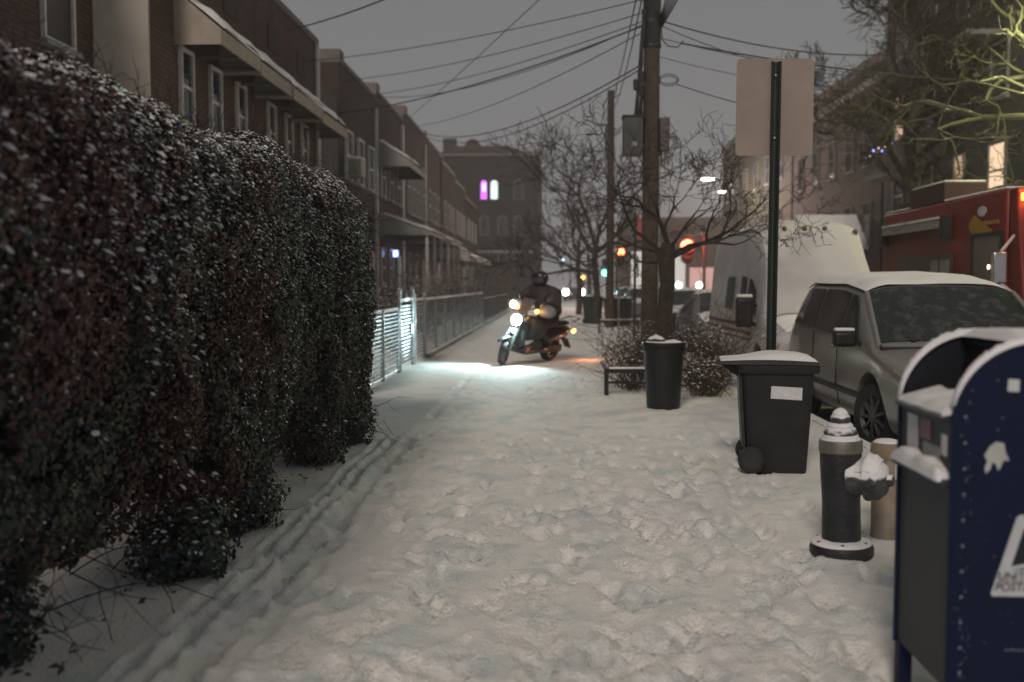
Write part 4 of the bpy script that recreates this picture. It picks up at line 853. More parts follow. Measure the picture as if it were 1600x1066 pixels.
for y in (-.23, .27):
    w = MB().lathe([(.0, -.03), (.10, -.03), (.108, -.022), (.108, .022), (.10, .03), (0, .03)], 30, Matrix.Translation((-.19, y, .106)) @ Matrix.Rotation(R(90), 4, 'X')).obj('wheel', M_rubber, bi_, smooth=True)
    MB().lathe([(.055, -.034), (.075, -.034), (.075, .034), (.055, .034)], 24, Matrix.Translation((-.19, y, .106)) @ Matrix.Rotation(R(90), 4, 'X')).obj('hub', M_bin2, w, smooth=True)
MB().loft([rrect(-.262, -.235, -.248+.04, .27, .01, .2), rrect(-.30, -.27, -.25+.04, .28, .01, .80)]).obj('back_rib', M_bin2, bi_)
# round trash can
tcn = empty('trash_can', 'round black plastic trash can heaped with a snowy bag by the tree pit', 'trash can', (1.335, 12.25, 0))
MB().lathe([(.0, 0), (.20, 0), (.205, .02), (.245, .74), (.262, .745), (.268, .77), (.262, .80), (.245, .80), (.235, .72), (0, .70)], 40).obj('can_body', M_black, tcn, smooth=True)
for a in (R(180), 0):
    T = Matrix.Rotation(a, 4, 'Z'); MB().tube([T @ Vector(p) for p in ((.24, -.07, .70), (.30, -.06, .71), (.315, -.03, .77), (.315, .03, .77), (.30, .06, .71), (.24, .07, .70))], .016, 7).obj('handle', M_black, tcn)
g = random.Random(8)
mb = MB(); n = 26
for c, rx, rz, sd_ in (((-.09, 0, .78), .12, .10, 1), ((.10, .03, .76), .13, .06, 2)):
    ll = MB().lathe([(0, -.04), (rx, -.02), (rx*.95, rz*.5), (rx*.6, rz*.95), (0, rz*1.1)], 14); ll.v = [(x+c[0]+g.gauss(0, .012), y+c[1]+g.gauss(0, .012), z+c[2]+g.gauss(0, .010)) for x, y, z in ll.v]
    q = ll.obj('rubbish_bag', mat('bag_dark', (.05, .048, .045), .5, snow=.8), tcn, smooth=True, sub=1)
lump('snow', [(.10, .73), (.225, .775), (.232, .80), (.20, .815), (.10, .80), (0, .80)], M_snow, tcn, 3, .012)
# perforated sign post with the back of a sign
sg_ = empty('sign_post', 'perforated green steel sign post with a sign seen from behind, rising behind the wheelie bin', 'sign', (1.905, 8.9, 0), (0, R(.25), 0))
M_green = mat('green_steel', (.008, .016, .011), .45, .3, (.014, .02, .015), 6, bump=.1); M_greenhi = mat('post_edge', (.05, .065, .05), .4, .4)
MB().box(-.030, .030, .0, .006, -.05, 3.44).box(-.030, -.024, -.03, 0, -.05, 3.44).box(.024, .030, -.03, 0, -.05, 3.44).box(-.044, -.030, -.034, -.028, -.05, 3.44).box(.030, .044, -.034, -.028, -.05, 3.44).obj('post', M_green, sg_)
hp = MB()
for i in range(134): 
    z = .05+i*.0254; hp.lathe([(0, 0), (.0055, .0001), (0, .0002)], 6, Matrix.Translation((0, -.0015, z)) @ Matrix.Rotation(R(90), 4, 'X'))
hp.obj('punched_holes', mat('hole_light', (.16, .16, .15), .6), sg_)
pl = MB(); pl.loft([[(x, .008, z) for x, z, _ in [(a, b, 0) for a, b, _ in rrect(-.335, .335, 2.63, 3.47, .035, 0)]], [(x, .011, z) for x, z in [(a, b) for a, b, _ in rrect(-.335, .335, 2.63, 3.47, .035, 0)]]])
pl.obj('sign_plate', mat('sign_back', (.31, .25, .215), .5, .15, (.25, .195, .165), 1.6, bump=.04, bscale=20), sg_)
for z in (2.78, 3.32): MB().lathe([(0, .0), (.011, .0), (.011, .012), (0, .014)], 8, Matrix.Translation((0, -.008, z)) @ Matrix.Rotation(R(90), 4, 'X')).obj('bolt', M_steel, sg_)

# ---------------------------------------------------------------- collection mailbox
M_blue = mat('mailbox_blue', (.0030, .0085, .030), .55, 0, (.0038, .009, .024), 5, bump=.06, bscale=150, spec=.2)
M_bluedk = mat('mailbox_inside_shade', (.003, .004, .009), .6)
M_dust = mat('salt_dusted_blue', (.040, .041, .045), .6, 0, (.026, .028, .034), 4, .35, .7, .05)
mx_ = empty('mailbox', 'dark blue collection mailbox with stickers, rivets and snow on its arched top', 'mailbox', (1.30, 3.28, 0), (0, 0, R(-.6)))
Dp, Wy, zt, rad = .53, .53, 1.305, .255
def prof(r0, n=26, x0=0, x1=Dp):
    cx_, cz_ = Dp/2, zt-.265; rx = (x1-x0)/2; return [(cx_-rx*math.cos(a), cz_+(.265+r0)*math.sin(a)) for a in np.linspace(0, math.pi, n)]
P0 = prof(0)
for y in (0, Wy-.012):
    pl = [(0, .14)]+P0+[(Dp, .14)]
    pn = MB().prism([(x, z) for x, z in pl], 1, y, y+.012).obj('side_panel', M_blue, mx_)
MB().box(.012, Dp-.03, .012, Wy-.012, .15, 1.05).obj('body', M_blue, mx_)
# front skin: salty panel, delivery ledge, door
MB().add([(.004, .02, .15), (.004, Wy-.02, .15), (.004, Wy-.02, .86), (.004, .02, .86)], [(0, 1, 2, 3)]).obj('front_panel', M_dust, mx_)
MB().box(-.03, .012, .02, Wy-.02, .83, .86).obj('ledge', M_dust, mx_, bevel=.006)
def cap_(x0, x1, y0, y1, z, th, name, parent, seed=0, slope=0):
    nx, ny = 10, 24; V = []
    for j in range(ny):
        for i in range(nx):
            t = i/(nx-1); s_ = j/(ny-1); ed = min(1, t*5+.0, (1-t)*6+.2, s_*9, (1-s_)*9); V.append((x0+(x1-x0)*t, y0+(y1-y0)*s_, z+slope*t+th*max(0, ed)**.5*(1+.35*math.sin(s_*17+seed+t*3)*.6)))
    return MB().add(V, [(j*nx+i, j*nx+i+1, (j+1)*nx+i+1, (j+1)*nx+i) for j in range(ny-1) for i in range(nx-1)]).obj(name, M_snow, parent, smooth=True, angle=80)
cap_(-.045, .02, .022, Wy-.022, .852, .05, 'snow', mx_, 1)
dr = MB().add([(.002, .02, .86), (.002, Wy-.02, .86), (-.0, Wy-.02, 1.06), (-.0, .02, 1.06), (.05, .02, .86), (.05, Wy-.02, .86), (.16, Wy-.02, 1.08), (.16, .02, 1.08)], [(0, 1, 2, 3), (3, 2, 6, 7), (0, 3, 7, 4), (1, 5, 6, 2)]).obj('drop_door', M_dust, mx_)
MB().box(-.03, .02, .03, Wy-.03, 1.05, 1.075).obj('handle_rail', M_dust, mx_, bevel=.008)
cap_(-.03, .14, .025, Wy-.025, 1.068, .028, 'snow', mx_, 2, .035)
for y0, y1, z0, z1, m in ((.33, .43, .90, 1.03, M_white), (.20, .30, .96, 1.03, mat('pink_sticker', (.20, .085, .09), .5)), (.12, .27, .88, .95, mat('grey_sticker', (.28, .28, .27), .5)), (.06, .10, .93, 1.0, M_white)):
    MB().box(-.003, .001, y0, y1, z0, z1).obj('sticker', m, dr)
# hood: closed shell behind the mouth, throat inside coloured dark as shade
hood = []
arc = [(Dp/2-Dp/2*math.cos(a), zt-.265+.265*math.sin(a)) for a in np.linspace(R(80), math.pi, 18)]
MB().loft([[(x, y, z-.004) for x, z in arc]+[(x*.96+.01, y, z-.02) for x, z in arc[::-1]] for y in (.012, Wy-.012)]).obj('hood', M_blue, mx_, smooth=True, angle=40)
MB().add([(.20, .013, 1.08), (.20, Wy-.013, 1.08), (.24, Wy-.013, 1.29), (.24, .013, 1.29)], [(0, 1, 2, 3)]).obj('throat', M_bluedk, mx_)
MB().prism([(max(.016, min(Dp-.03, x)), z-.006) for x, z in P0 if z > 1.075]+[(Dp-.03, 1.07), (.016, 1.07)], 1, Wy-.017, Wy-.013).obj('mouth_shade', M_bluedk, mx_)  # thin near-black sheet added as the shade inside the mouth
# rolled edge bands of the arched sides
for y, n_ in ((.006, 'near'), (Wy-.006, 'far')):
    m = MB(); pts = [(x, y, z) for x, z in P0]; pts = [(0, y, .14)]+[(0, y, z) for z in np.linspace(.3, 1.0, 4)]+pts+[(Dp, y, .14)]; m.tube(pts, .009, 6); m.obj('rolled_edge', M_blue, mx_, smooth=True)
# snow lying along the arches and over the top
def arch_snow(y0, y1, a0, a1, th, seed, name='snow'):
    nu, nv = 46, 7; V = []; g = random.Random(seed)
    for i in range(nu):
        a = a0+(a1-a0)*i/(nu-1)
        for j in range(nv):
            s_ = j/(nv-1); t = th*max(0, math.sin(a))**.8*math.sin(math.pi*min(1, max(0, s_)))**.5*(1+.5*g.gauss(0, .22))*min(1, (i+.5)/5, (nu-i-.5)/4)+.009
            V.append((Dp/2-(Dp/2+t)*math.cos(a), y0+(y1-y0)*s_, zt-.265+(.265+t)*math.sin(a)))
    MB().add(V, [(i*nv+j, i*nv+j+1, (i+1)*nv+j+1, (i+1)*nv+j) for i in range(nu-1) for j in range(nv-1)]).obj(name, M_snow, mx_, smooth=True, angle=80)
arch_snow(-.008, .030, R(14), R(100), .020, 2); arch_snow(Wy-.035, Wy+.006, R(4), R(100), .024, 3); arch_snow(.0, Wy, R(78), R(150), .035, 5)
# rivets, legs
rv = None
for z in np.arange(.22, 1.12, .085):
    MB().lathe([(0, 0), (.0055, .0), (.004, .003), (0, .004)], 8, Matrix.Translation((.036, -.0005, z)) @ Matrix.Rotation(R(90), 4, 'X')).obj('rivet', mat('rivet_worn', (.22, .22, .23), .4), mx_)
for x in (.0, Dp-.05):
    for y in (.0, Wy-.05): MB().box(x+.001, x+.05, y+.001, y+.006, -.03, .16).box(x+.001, x+.006, y+.006, y+.05, -.03, .16).obj('leg', M_blue, mx_)
# stickers on the side facing us
M_stk = mat('sticker_white', (.52, .53, .50), .5, 0, (.42, .43, .42), 8)
def side_poly(pts, name, m, parent, d=.0012): return MB().prism(pts, 1, -d, -.0002).obj(name, m, parent)
side_poly([(.166, 1.155), (.203, 1.153), (.204, 1.193), (.168, 1.195)], 'blank_sticker', M_stk, mx_)
g = random.Random(12)
side_poly([(.098, .945), (.115, .975), (.135, .99), (.160, .985), (.165, .955), (.178, .928), (.160, .93), (.150, .905), (.143, .895), (.136, .915), (.125, .925), (.118, .90), (.104, .885), (.10, .905), (.108, .925)], 'torn_sticker', mat('torn_paper', (.46, .46, .40), .7), mx_)
side_poly([(.26, .90), (.40, .90), (.40, 1.03), (.262, 1.03)], 'notice_sticker', M_stk, mx_)
def slant(pts, k=.30): return [(x+z*k, z) for x, z in pts]
def P2(pts, ox, oz): return [(ox+x, oz+z) for x, z in slant(pts)]
lg = side_poly(P2([(.008, 0), (.30, 0), (.308, .008), (.308, .262), (.30, .27), (.008, .27), (0, .262), (0, .008)], .128, .48), 'logo_sticker', M_stk, mx_)
M_ink = mat('ink_black', (.012, .014, .022), .5); M_inkr = mat('ink_red', (.20, .04, .05), .5)
# stylised eagle head made of two flat shapes
side_poly(P2([(.035, .10), (.035, .225), (.12, .222), (.19, .21), (.245, .18), (.262, .165), (.20, .172), (.14, .165), (.20, .150), (.16, .128), (.09, .112)], .128, .48), 'eagle_emblem', M_ink, lg, .0022)
side_poly(P2([(.035, .088), (.12, .102), (.20, .125), (.27, .13), (.27, .122), (.20, .110), (.12, .088)], .128, .48), 'emblem_bar', M_ink, lg, .0022)
def text(body, size, loc, m, parent, name='lettering', shear=.0):
    c = bpy.data.curves.new('t', 'FONT'); c.body = body; c.size = size; c.extrude = .0004; c.shear = shear; c.offset = .0006
    o = bpy.data.objects.new('t', c); COL.objects.link(o); dg = bpy.context.evaluated_depsgraph_get(); dg.update(); me = bpy.data.meshes.new_from_object(o.evaluated_get(dg)); bpy.data.objects.remove(o)
    me.materials.clear(); me.materials.append(m); q = bpy.data.objects.new(name, me); COL.objects.link(q); q.parent = parent; q.location = loc; q.rotation_euler = (R(90), 0, 0); return q
text('UNITED STATES', .037, (.15, -.0018, .535), M_ink, lg, shear=.15); text('POSTAL SERVICE', .037, (.142, -.0018, .498), M_ink, lg, shear=.15)
MB().box(.152, .42, -.0019, -.0003, .527, .531).obj('red_rule', M_inkr, lg)
for i in range(7): MB().lathe([(0, 0), (.004, 0), (0, .003)], 6, Matrix.Translation((.185+i*.014, -.0005, .30)) @ Matrix.Rotation(R(90), 4, 'X')).obj('rivet', mat('rivet_worn', (.22, .22, .23), .4), mx_)

g = random.Random(55); fl = MB()
for i in range(110):
    z = g.uniform(.2, 1.28); x = g.uniform(.012, .5) if g.random() < .55 else g.choice((.02, .035, .05))+g.gauss(0, .008); r = g.uniform(.0008, .0022)
    if x < .004 or (z > 1.04 and ((x-Dp/2)/(Dp/2))**2+((z-1.04)/.255)**2 > .96): continue
    fl.lathe([(r, 0), (r*.6, .0015), (0, .002)], 6, Matrix.Translation((x, -.0005, z)) @ Matrix.Rotation(R(90), 4, 'X') @ Matrix.Scale(g.uniform(1, 2.2), 4, (0, 1, 0)))
tag(fl.obj('snow_flecks', mat('thin_snow', (.3, .3, .31), .8), mx_), kind='stuff')
# ---------------------------------------------------------------- fence and gate on the left
M_galv = mat('galvanised', (.30, .31, .32), .4, .5, (.22, .23, .24), 9)
M_galvd = mat('dull_wire', (.16, .165, .17), .5, .4)
FX = -2.62
def louvre(name, lab, cat, y0, y1, h, group=None, posts=(1, 1), tall=0, z0=.08):
    e_ = empty(name, lab, cat, (FX, (y0+y1)/2, 0), group=group); L = (y1-y0)/2
    for s, p_ in ((-1, posts[0]), (1, posts[1])):
        if p_: MB().tube([(0, s*L, -.02), (0, s*L, h+tall)], .03, 10).lathe([(.036, 0), (.04, .02), (.03, .05), (0, .06)], 10, Matrix.Translation((0, s*L, h+tall-.01))).obj('post', M_galv, e_, smooth=True, angle=50)
    fr = MB(); a, b = -L+.05, L-.05
    fr.tube([(0, a, z0), (0, a, h-.06), (0, a+.05, h), (0, b-.05, h), (0, b, h-.06), (0, b, z0), (0, a, z0)], .018, 8); fr.obj('frame', M_galv, e_, smooth=True)
    sl = MB()
    for z in np.arange(z0+.06, h-.05, .062): sl.box(-.006, .006, a+.01, b-.01, z, z+.026)
    sl.obj('slats', mat('slat_grey', (.13, .135, .14), .5, .4), e_)
    sn_ = MB().box(-.02, .02, a+.05, b-.05, h+.012, h+.04).obj('snow', M_snow, e_, bevel=.012)
    return e_
louvre('fence_panel', 'slatted steel fence panel disappearing behind the hedge', 'fence', 12.9, 15.0, 1.08, 'slatted fence panels beside the gate', (1, 0))
louvre('fence_panel', 'slatted steel fence panel between the hedge and the gate', 'fence', 15.05, 16.55, 1.08, 'slatted fence panels beside the gate', (1, 1))
gt = louvre('gate', 'slatted steel gate lit bright by the scooter headlight', 'gate', 16.72, 18.25, 1.22, 'front yard gates', (1, 1), .18, .12)
MB().tube([(0, -.12, 1.22), (0, -.06, 1.30), (0, .06, 1.30), (0, .12, 1.22)], .012, 6).lathe([(0, 0), (.012, .02), (0, .08)], 8, Matrix.Translation((0, 0, 1.30))).obj('finial', M_galv, gt)
MB().box(.0, .05, .35, .62, .62, .80).obj('latch', M_galv, gt, bevel=.01)
gt = louvre('gate', 'second slatted gate leaf just beyond the bright one', 'gate', 18.5, 19.9, 1.20, 'front yard gates', (1, 1), .10, .12)
cf = empty('chain_link_fence', 'snowy chain link fence running up the pavement beyond the gates', 'fence', (FX, 28, 0)); L = 8.0; hf = 1.12
m = MB(); r_ = .0026; st = .12
for s in (1, -1):
    for c in np.arange(-L-hf, L+hf, st):
        a = max(-L, c if s > 0 else c-hf); 
        if s > 0: y0_, y1_ = c, c+hf; z0_, z1_ = .06, .06+hf
        else: y0_, y1_ = c, c+hf; z0_, z1_ = .06+hf, .06
        ta = max(0, (-L-y0_)/hf); tb = min(1, (L-y0_)/hf)
        if tb <= ta: continue
        m.tube([(0.003*s, y0_+hf*ta, z0_+(z1_-z0_)*ta), (0.003*s, y0_+hf*tb, z0_+(z1_-z0_)*tb)], r_, 3, caps=False)
m.obj('chain_mesh', M_galvd, cf)
MB().tube([(0, -L, hf+.07), (0, L, hf+.07)], .02, 8).obj('top_rail', M_galv, cf, smooth=True); MB().box(-.018, .018, -L, L, hf+.088, hf+.115).obj('snow', M_snow, cf)
for y in np.arange(-L, L+.1, 2): MB().tube([(-.02, y, 0), (-.02, y, hf+.12)], .028, 8).obj('post', M_galv, cf, smooth=True)
MB().box(-.07, .09, -L, L, -.02, .10).obj('footing', M_concrete, cf, bevel=.015)
cf = empty('picket_fence', 'dark railings of the front yards farther up the pavement', 'fence', (FX, 46, 0)); m = MB()
for y in np.arange(-9.5, 9.5, .22): m.box(-.01, .01, y-.012, y+.012, .1, 1.05)
m.box(-.015, .015, -9.6, 9.6, .98, 1.02).box(-.015, .015, -9.6, 9.6, .16, .2).obj('railing', M_darkmetal, cf); MB().box(-.12, .12, -9.6, 9.6, 0, .12).obj('footing', M_concrete, cf)

# ---------------------------------------------------------------- shrubs
def twiggy(label, loc, r, hgt, n, seed, leaves=600, name='twiggy_shrub', group=None, lm=None, snowp=.3):
    e_ = empty(name, label, 'shrub', loc, group=group); m = MB(); q = random.Random(seed)
    for i in range(n): twig(m, (q.gauss(0, r*.3), q.gauss(0, r*.4), 0), (q.gauss(0, .6), q.gauss(0, .6), .9), hgt*q.uniform(.6, 1.25), .006, 2, q, .4)
    m.obj('branches', mat('dry_twig', (.085, .055, .038), .9, 0, (.05, .03, .025), 12), e_); g = np.random.default_rng(seed)
    u = g.normal(size=(leaves, 3)); u /= np.linalg.norm(u, axis=1, keepdims=True); p = u*(g.random(leaves)**.4)[:, None]*[r, r, hgt*.5]; p[:, 2] += hgt*.5
    _, Nl, *_ = leafset('foliage', p, u+[0, 0, .5], lm or [mat('dry_leaf', (.09, .055, .035), .8), mat('dull_green', (.035, .045, .028), .6)], (g.random(leaves) < .45).astype(int), np.full(leaves, .045), .22, parent=e_, rngs=g)
    s_ = (Nl[:, 2] > .1) & (g.random(leaves) < snowp); clots('snow', p[s_]+[0, 0, .01], Nl[s_]*.5+[0, 0, .6], .03, e_); return e_
twiggy('tangled dry shrub behind the low pit rail at the foot of the street tree', (1.10, 14.4, 0), .42, .85, 60, 41, 1300)
twiggy('tangled dry shrub between the street tree and the white van', (2.12, 14.6, 0), .50, 1.0, 75, 42, 1700)
twiggy('low reddish twigs spilling on the snow between trash can and kerb', (2.05, 13.55, 0), .38, .50, 40, 43, 1200)
twiggy('dry shrub behind the street tree at the foot of the utility pole', (1.6, 16.3, 0), .55, .95, 60, 44, 1300)
lmy = [mat('yard_leaf', (.05, .045, .04), .7), mat('yard_leaf2', (.035, .035, .03), .7)]
M_ls = [M_lsnow]
for i, (x, y, r, hh_, lab) in enumerate([(-3.5, 21.0, .7, 1.5, 'snow dusted shrub in the first front yard behind the gates'), (-3.9, 24.5, .9, 1.75, 'wide snow dusted shrub behind the near end of the chain link fence'),
        (-3.8, 28.0, .9, 1.7, 'rounded snowy shrub behind the middle of the chain link fence'), (-3.9, 31.8, 1.0, 1.9, 'snowy shrub in front of the blue lit porch'), (-3.7, 36, 1.0, 1.9, 'snowy shrub behind the far end of the chain link fence'),
        (-3.6, 41, 1.1, 2.0, 'large snow covered shrub by the railings'), (-3.5, 48, 1.2, 2.4, 'tall arching snowy shrub farther up behind the railings'), (-3.3, 57, 1.3, 2.6, 'last snowy shrub before the corner')]):
    twiggy(lab, (x, y, .1), r, hh_, 40, 60+i, 1500, 'yard_shrub', 'shrubs in the front yards', lmy, .5)
# ---------------------------------------------------------------- tree pit rails, bins up the street
def rail(label, x, y, w, h, l=.0):
    e_ = empty('pit_rail', label, 'railing', (x, y, 0), group='low metal rails around tree pits'); 
    MB().box(-w/2, w/2, -.02, .02, h-.05, h).obj('top_bar', M_black, e_); MB().box(-w/2, w/2, -.014, .014, h-.20, h-.17).obj('lower_bar', M_black, e_)
    for s in (-1, 1): MB().box(s*w/2-.03, s*w/2+.03, -.026, .026, -.02, h+.01).obj('post', M_black, e_)
    MB().box(-w/2+.035, w/2-.035, -.02, .02, h, h+.03).obj('snow', M_snow, e_, bevel=.01)
    if l:
        for s in (-1,): MB().box(s*w/2-.015, s*w/2+.015, .02, l, h-.05, h-.01).obj('side_bar', M_black, e_)
    return e_
rail('low black rail beside the trash can in front of the dry shrub', 1.02, 13.7, .62, .34, 1.6); rail('low black rail of the pit farther up by the far bins', 1.95, 30.5, 1.2, .42, 1.5)
def box_bin(label, x, y, w, h, m, rz=0):
    e_ = empty('wheelie_bin', label, 'wheelie bin', (x, y, 0), (0, 0, rz), group='wheelie bins standing up the block')
    MB().loft([rrect(-w*.40, w*.40, -w*.4, w*.4, .04, 0), rrect(-w*.5, w*.5, -w*.5, w*.5, .05, h*.92)]).obj('bin_body', m, e_, smooth=True, angle=35)
    MB().loft([rrect(-w*.55, w*.53, -w*.55, w*.53, .05, h*.92), rrect(-w*.55, w*.53, -w*.55, w*.53, .05, h*.97), rrect(-w*.5, w*.48, -w*.5, w*.48, .05, h)]).obj('lid', m, e_, smooth=True, angle=35)
    MB().box(-w*.48, w*.46, -w*.48, w*.46, h, h+.05).obj('snow', M_snow, e_, bevel=.025)
    for s in (-1, 1): MB().lathe([(0, -.03), (.1, -.03), (.1, .03), (0, .03)], 16, Matrix.Translation((-w*.36, s*w*.42, .1)) @ Matrix.Rotation(R(90), 4, 'X')).obj('wheel', M_rubber, e_, smooth=True)
M_bing = mat('green_bin', (.02, .035, .026), .5)
box_bin('dark bin nearest to the pole in the far group', 2.15, 36.5, .72, 1.0, M_black); box_bin('wide dark bin behind the far pit rail', 2.95-.45, 37.2, .72, 1.0, M_black)
box_bin('greenish bin standing to the left of the far bins', 1.42, 38.5, .72, 1.05, M_bing); box_bin('second greenish bin, half behind the first one', 1.55, 39.6, .7, 1.02, M_bing)

# ---------------------------------------------------------------- utility poles, wires
up = empty('utility_pole', 'thick wooden utility pole with a grey box and bundled cables behind the street tree', 'utility pole', (1.80, 19.0, 0))
MB().tube([(0, 0, -.1), (0, 0, 3), (.0, 0, 6), (.02, 0, 9.6)], [.168, .16, .15, .14], 20).obj('pole', M_wood, up, smooth=True, angle=50)
bx = MB().box(-.53, -.17, -.22, .16, 3.92, 4.62).obj('equipment_box', mat('box_grey', (.07, .072, .07), .5, .2, (.05, .05, .05), 4), up, bevel=.015)
MB().box(-.55, -.15, -.24, .18, 4.62, 4.65).obj('lid', M_darkmetal, bx); MB().lathe([(0, 0), (.05, .002), (0, .004)], 12, Matrix.Translation((-.33, -.222, 4.12)) @ Matrix.Rotation(R(90), 4, 'X')).obj('badge', M_aw2, bx)
MB().box(.15, .33, -.14, .14, 4.0, 4.62).obj('meter_box', mat('box_mauve', (.11, .085, .10), .5), up, bevel=.02)
MB().box(.12, .20, -.08, .08, 3.75, 4.0).obj('bracket', M_darkmetal, up)
m = MB(); q = random.Random(3)
for i in range(7):
    x0 = -.30+.04*i*.6; pts = [(x0-.02, -.05+q.gauss(0, .03), 4.63), (x0-.0+q.gauss(0, .02), -.1, 5.1), (-.20+q.gauss(0, .03), -.12, 5.6), (-.17+q.gauss(0, .02), -.13, 6.2), (-.15+q.gauss(0, .02), -.13, 6.6)]; m.tube(pts, .017, 6)
for i in range(5): m.lathe([(0, -.12), (.045, -.08), (.05, .08), (0, .12)], 9, Matrix.Translation((-.24+q.gauss(0, .05), -.1, 5.15+q.uniform(0, .25))))
m.obj('cable_bundle', M_wire, up, smooth=True)
m = MB()
for i in range(5):   # heavy cables leaving the top towards us
    m.tube([(.15, -.02, 6.45-.05*i), (.20+.05*i, -.5, 6.65), (.38+.08*i, -2.0, 7.4+.1*i), (.55+.1*i, -4, 8.6)], .016, 6)
m.tube([(.16, -.1, 6.3), (.18, -.1, 6.05), (.28, -.15, 5.92), (.46, -.2, 5.88), (.56, -.2, 6.0)], .012, 5)
coil = [(.16+.16+.16*math.cos(a)*1.1, -.05, 5.28+.10*math.sin(a)+.02*a*.3) for a in np.linspace(0, 4*math.pi, 30)]; m.tube(coil, .008, 4)
m.obj('drop_cables', M_wire, up, smooth=True)
for z in (6.4, 5.95): MB().lathe([(.155, -.03), (.175, -.03), (.175, .03), (.155, .03)], 16, Matrix.Translation((0, 0, z))).obj('clamp', M_darkmetal, up)
MB().tube([(.15, -.10, 0), (.15, -.10, 3.9)], .018, 8).obj('conduit', M_galv, up, smooth=True)
p2 = empty('utility_pole', 'bare slim utility pole farther up the kerb, left of the thick one', 'utility pole', (1.92, 35, 0))
MB().tube([(0, 0, 0), (0, 0, 8.2)], [.15, .12], 14).obj('pole', M_wood, p2, smooth=True); MB().box(-.5, .1, -.05, .05, 7.0, 7.05).obj('step_iron', M_darkmetal, p2)
MB().lathe([(.15, 5.98), (.165, 6.0), (.165, 9.0), (.15, 9.0)], 16).obj('cable_sleeve', M_wire, up, smooth=True)
m = MB(); [m.tube([(-.14, 0, 6.9-.2*i), (-.2, -.1, 6.6-.2*i), (-.13, 0, 6.3-.2*i)], .02, 5) for i in range(3)]; m.obj('cable_bundle', M_wire, p2)
NW = [0]
def wire(a, b, sag, label, r=.010, group='overhead wires'):
    a = Vector(a); b = Vector(b); pts = []
    for i in range(25): t = i/24; p = a.lerp(b, t); p.z -= sag*4*t*(1-t); pts.append(p-a)
    o = MB().tube(pts, r, 5, caps=False).obj('overhead_wire', M_wire, smooth=True); o.location = a; return tag(o, label, 'wire', group)
T = lambda x, z: (1.80+x, 19.0, z)
wire(T(-.15, 6.82), at(460, 100, 26), .15, 'top wire fanning left from the pole towards the awning house')
wire(T(-.15, 6.58), at(535, 128, 31), .2, 'second wire from the top fanning left to the alley')
wire(T(-.15, 6.42), at(560, 152, 33), .25, 'thin third wire fanning left to the second block')
wire(T(-.15, 6.36), at(578, 153, 35.5), .45, 'wire hanging just below the thin third one on the left')
wire(T(-.15, 6.34), at(530, 178, 30), .25, 'thick sagging wire crossing to the second block roof', .016)
wire(T(-.16, 6.22), at(640, 200, 43), .35, 'sagging wire running to the roof of the third block')
wire(T(-.18, 5.62), at(645, 204, 43.5), .75, 'upper of two low sagging wires to the third block', .014)
wire(T(-.18, 5.55), at(650, 209, 44), .85, 'lower of two low sagging wires to the third block', .012)
wire(at(640, 186, 42.8), at(905, -50, 17), .05, 'lone steep wire rising from the chimney pier to the top of the picture', .010)
wire(at(620, -2, 19), at(452, 50, 23), .05, 'short thick wire at the top left above the brick roof', .016)
wire(at(1003, -60, 14), (1.85, 35, 7.6), .3, 'left one of the paired wires running from overhead to the slim pole', .012)
wire(at(1012, -60, 14), (1.98, 35, 7.5), .35, 'right one of the paired wires running from overhead to the slim pole', .012)
wire((1.85, 35, 6.2), at(770, 243, 105), .4, 'upper wire from the slim pole to the far apartment house', .016)
wire((1.85, 35, 5.9), at(790, 252, 105), .6, 'lower wire from the slim pole to the far apartment house', .016)
wire(T(.16, 6.42), (12.8, 28, 8.6), .75, 'wire running right from the pole over the sign', .014)
wire(T(.16, 6.33), (12.8, 30, 8.7), 1.0, 'thinner twin wire running right from the pole over the sign', .009)
wire(T(.55, 6.0), (12.8, 21, 5.6), .30, 'thick wire dipping right behind the sign to the apartment block', .016)
wire(T(.16, 6.10), (12.8, 24, 6.6), .5, 'thin wire passing behind the sign plate', .008)
wire(T(.45, 5.25), (12.8, 25, 6.0), .75, 'low wire leaving the coil behind the sign', .010)
wire(T(.16, 5.75), (12.8, 33, 8.3), .5, 'faint level wire above the coil', .007)

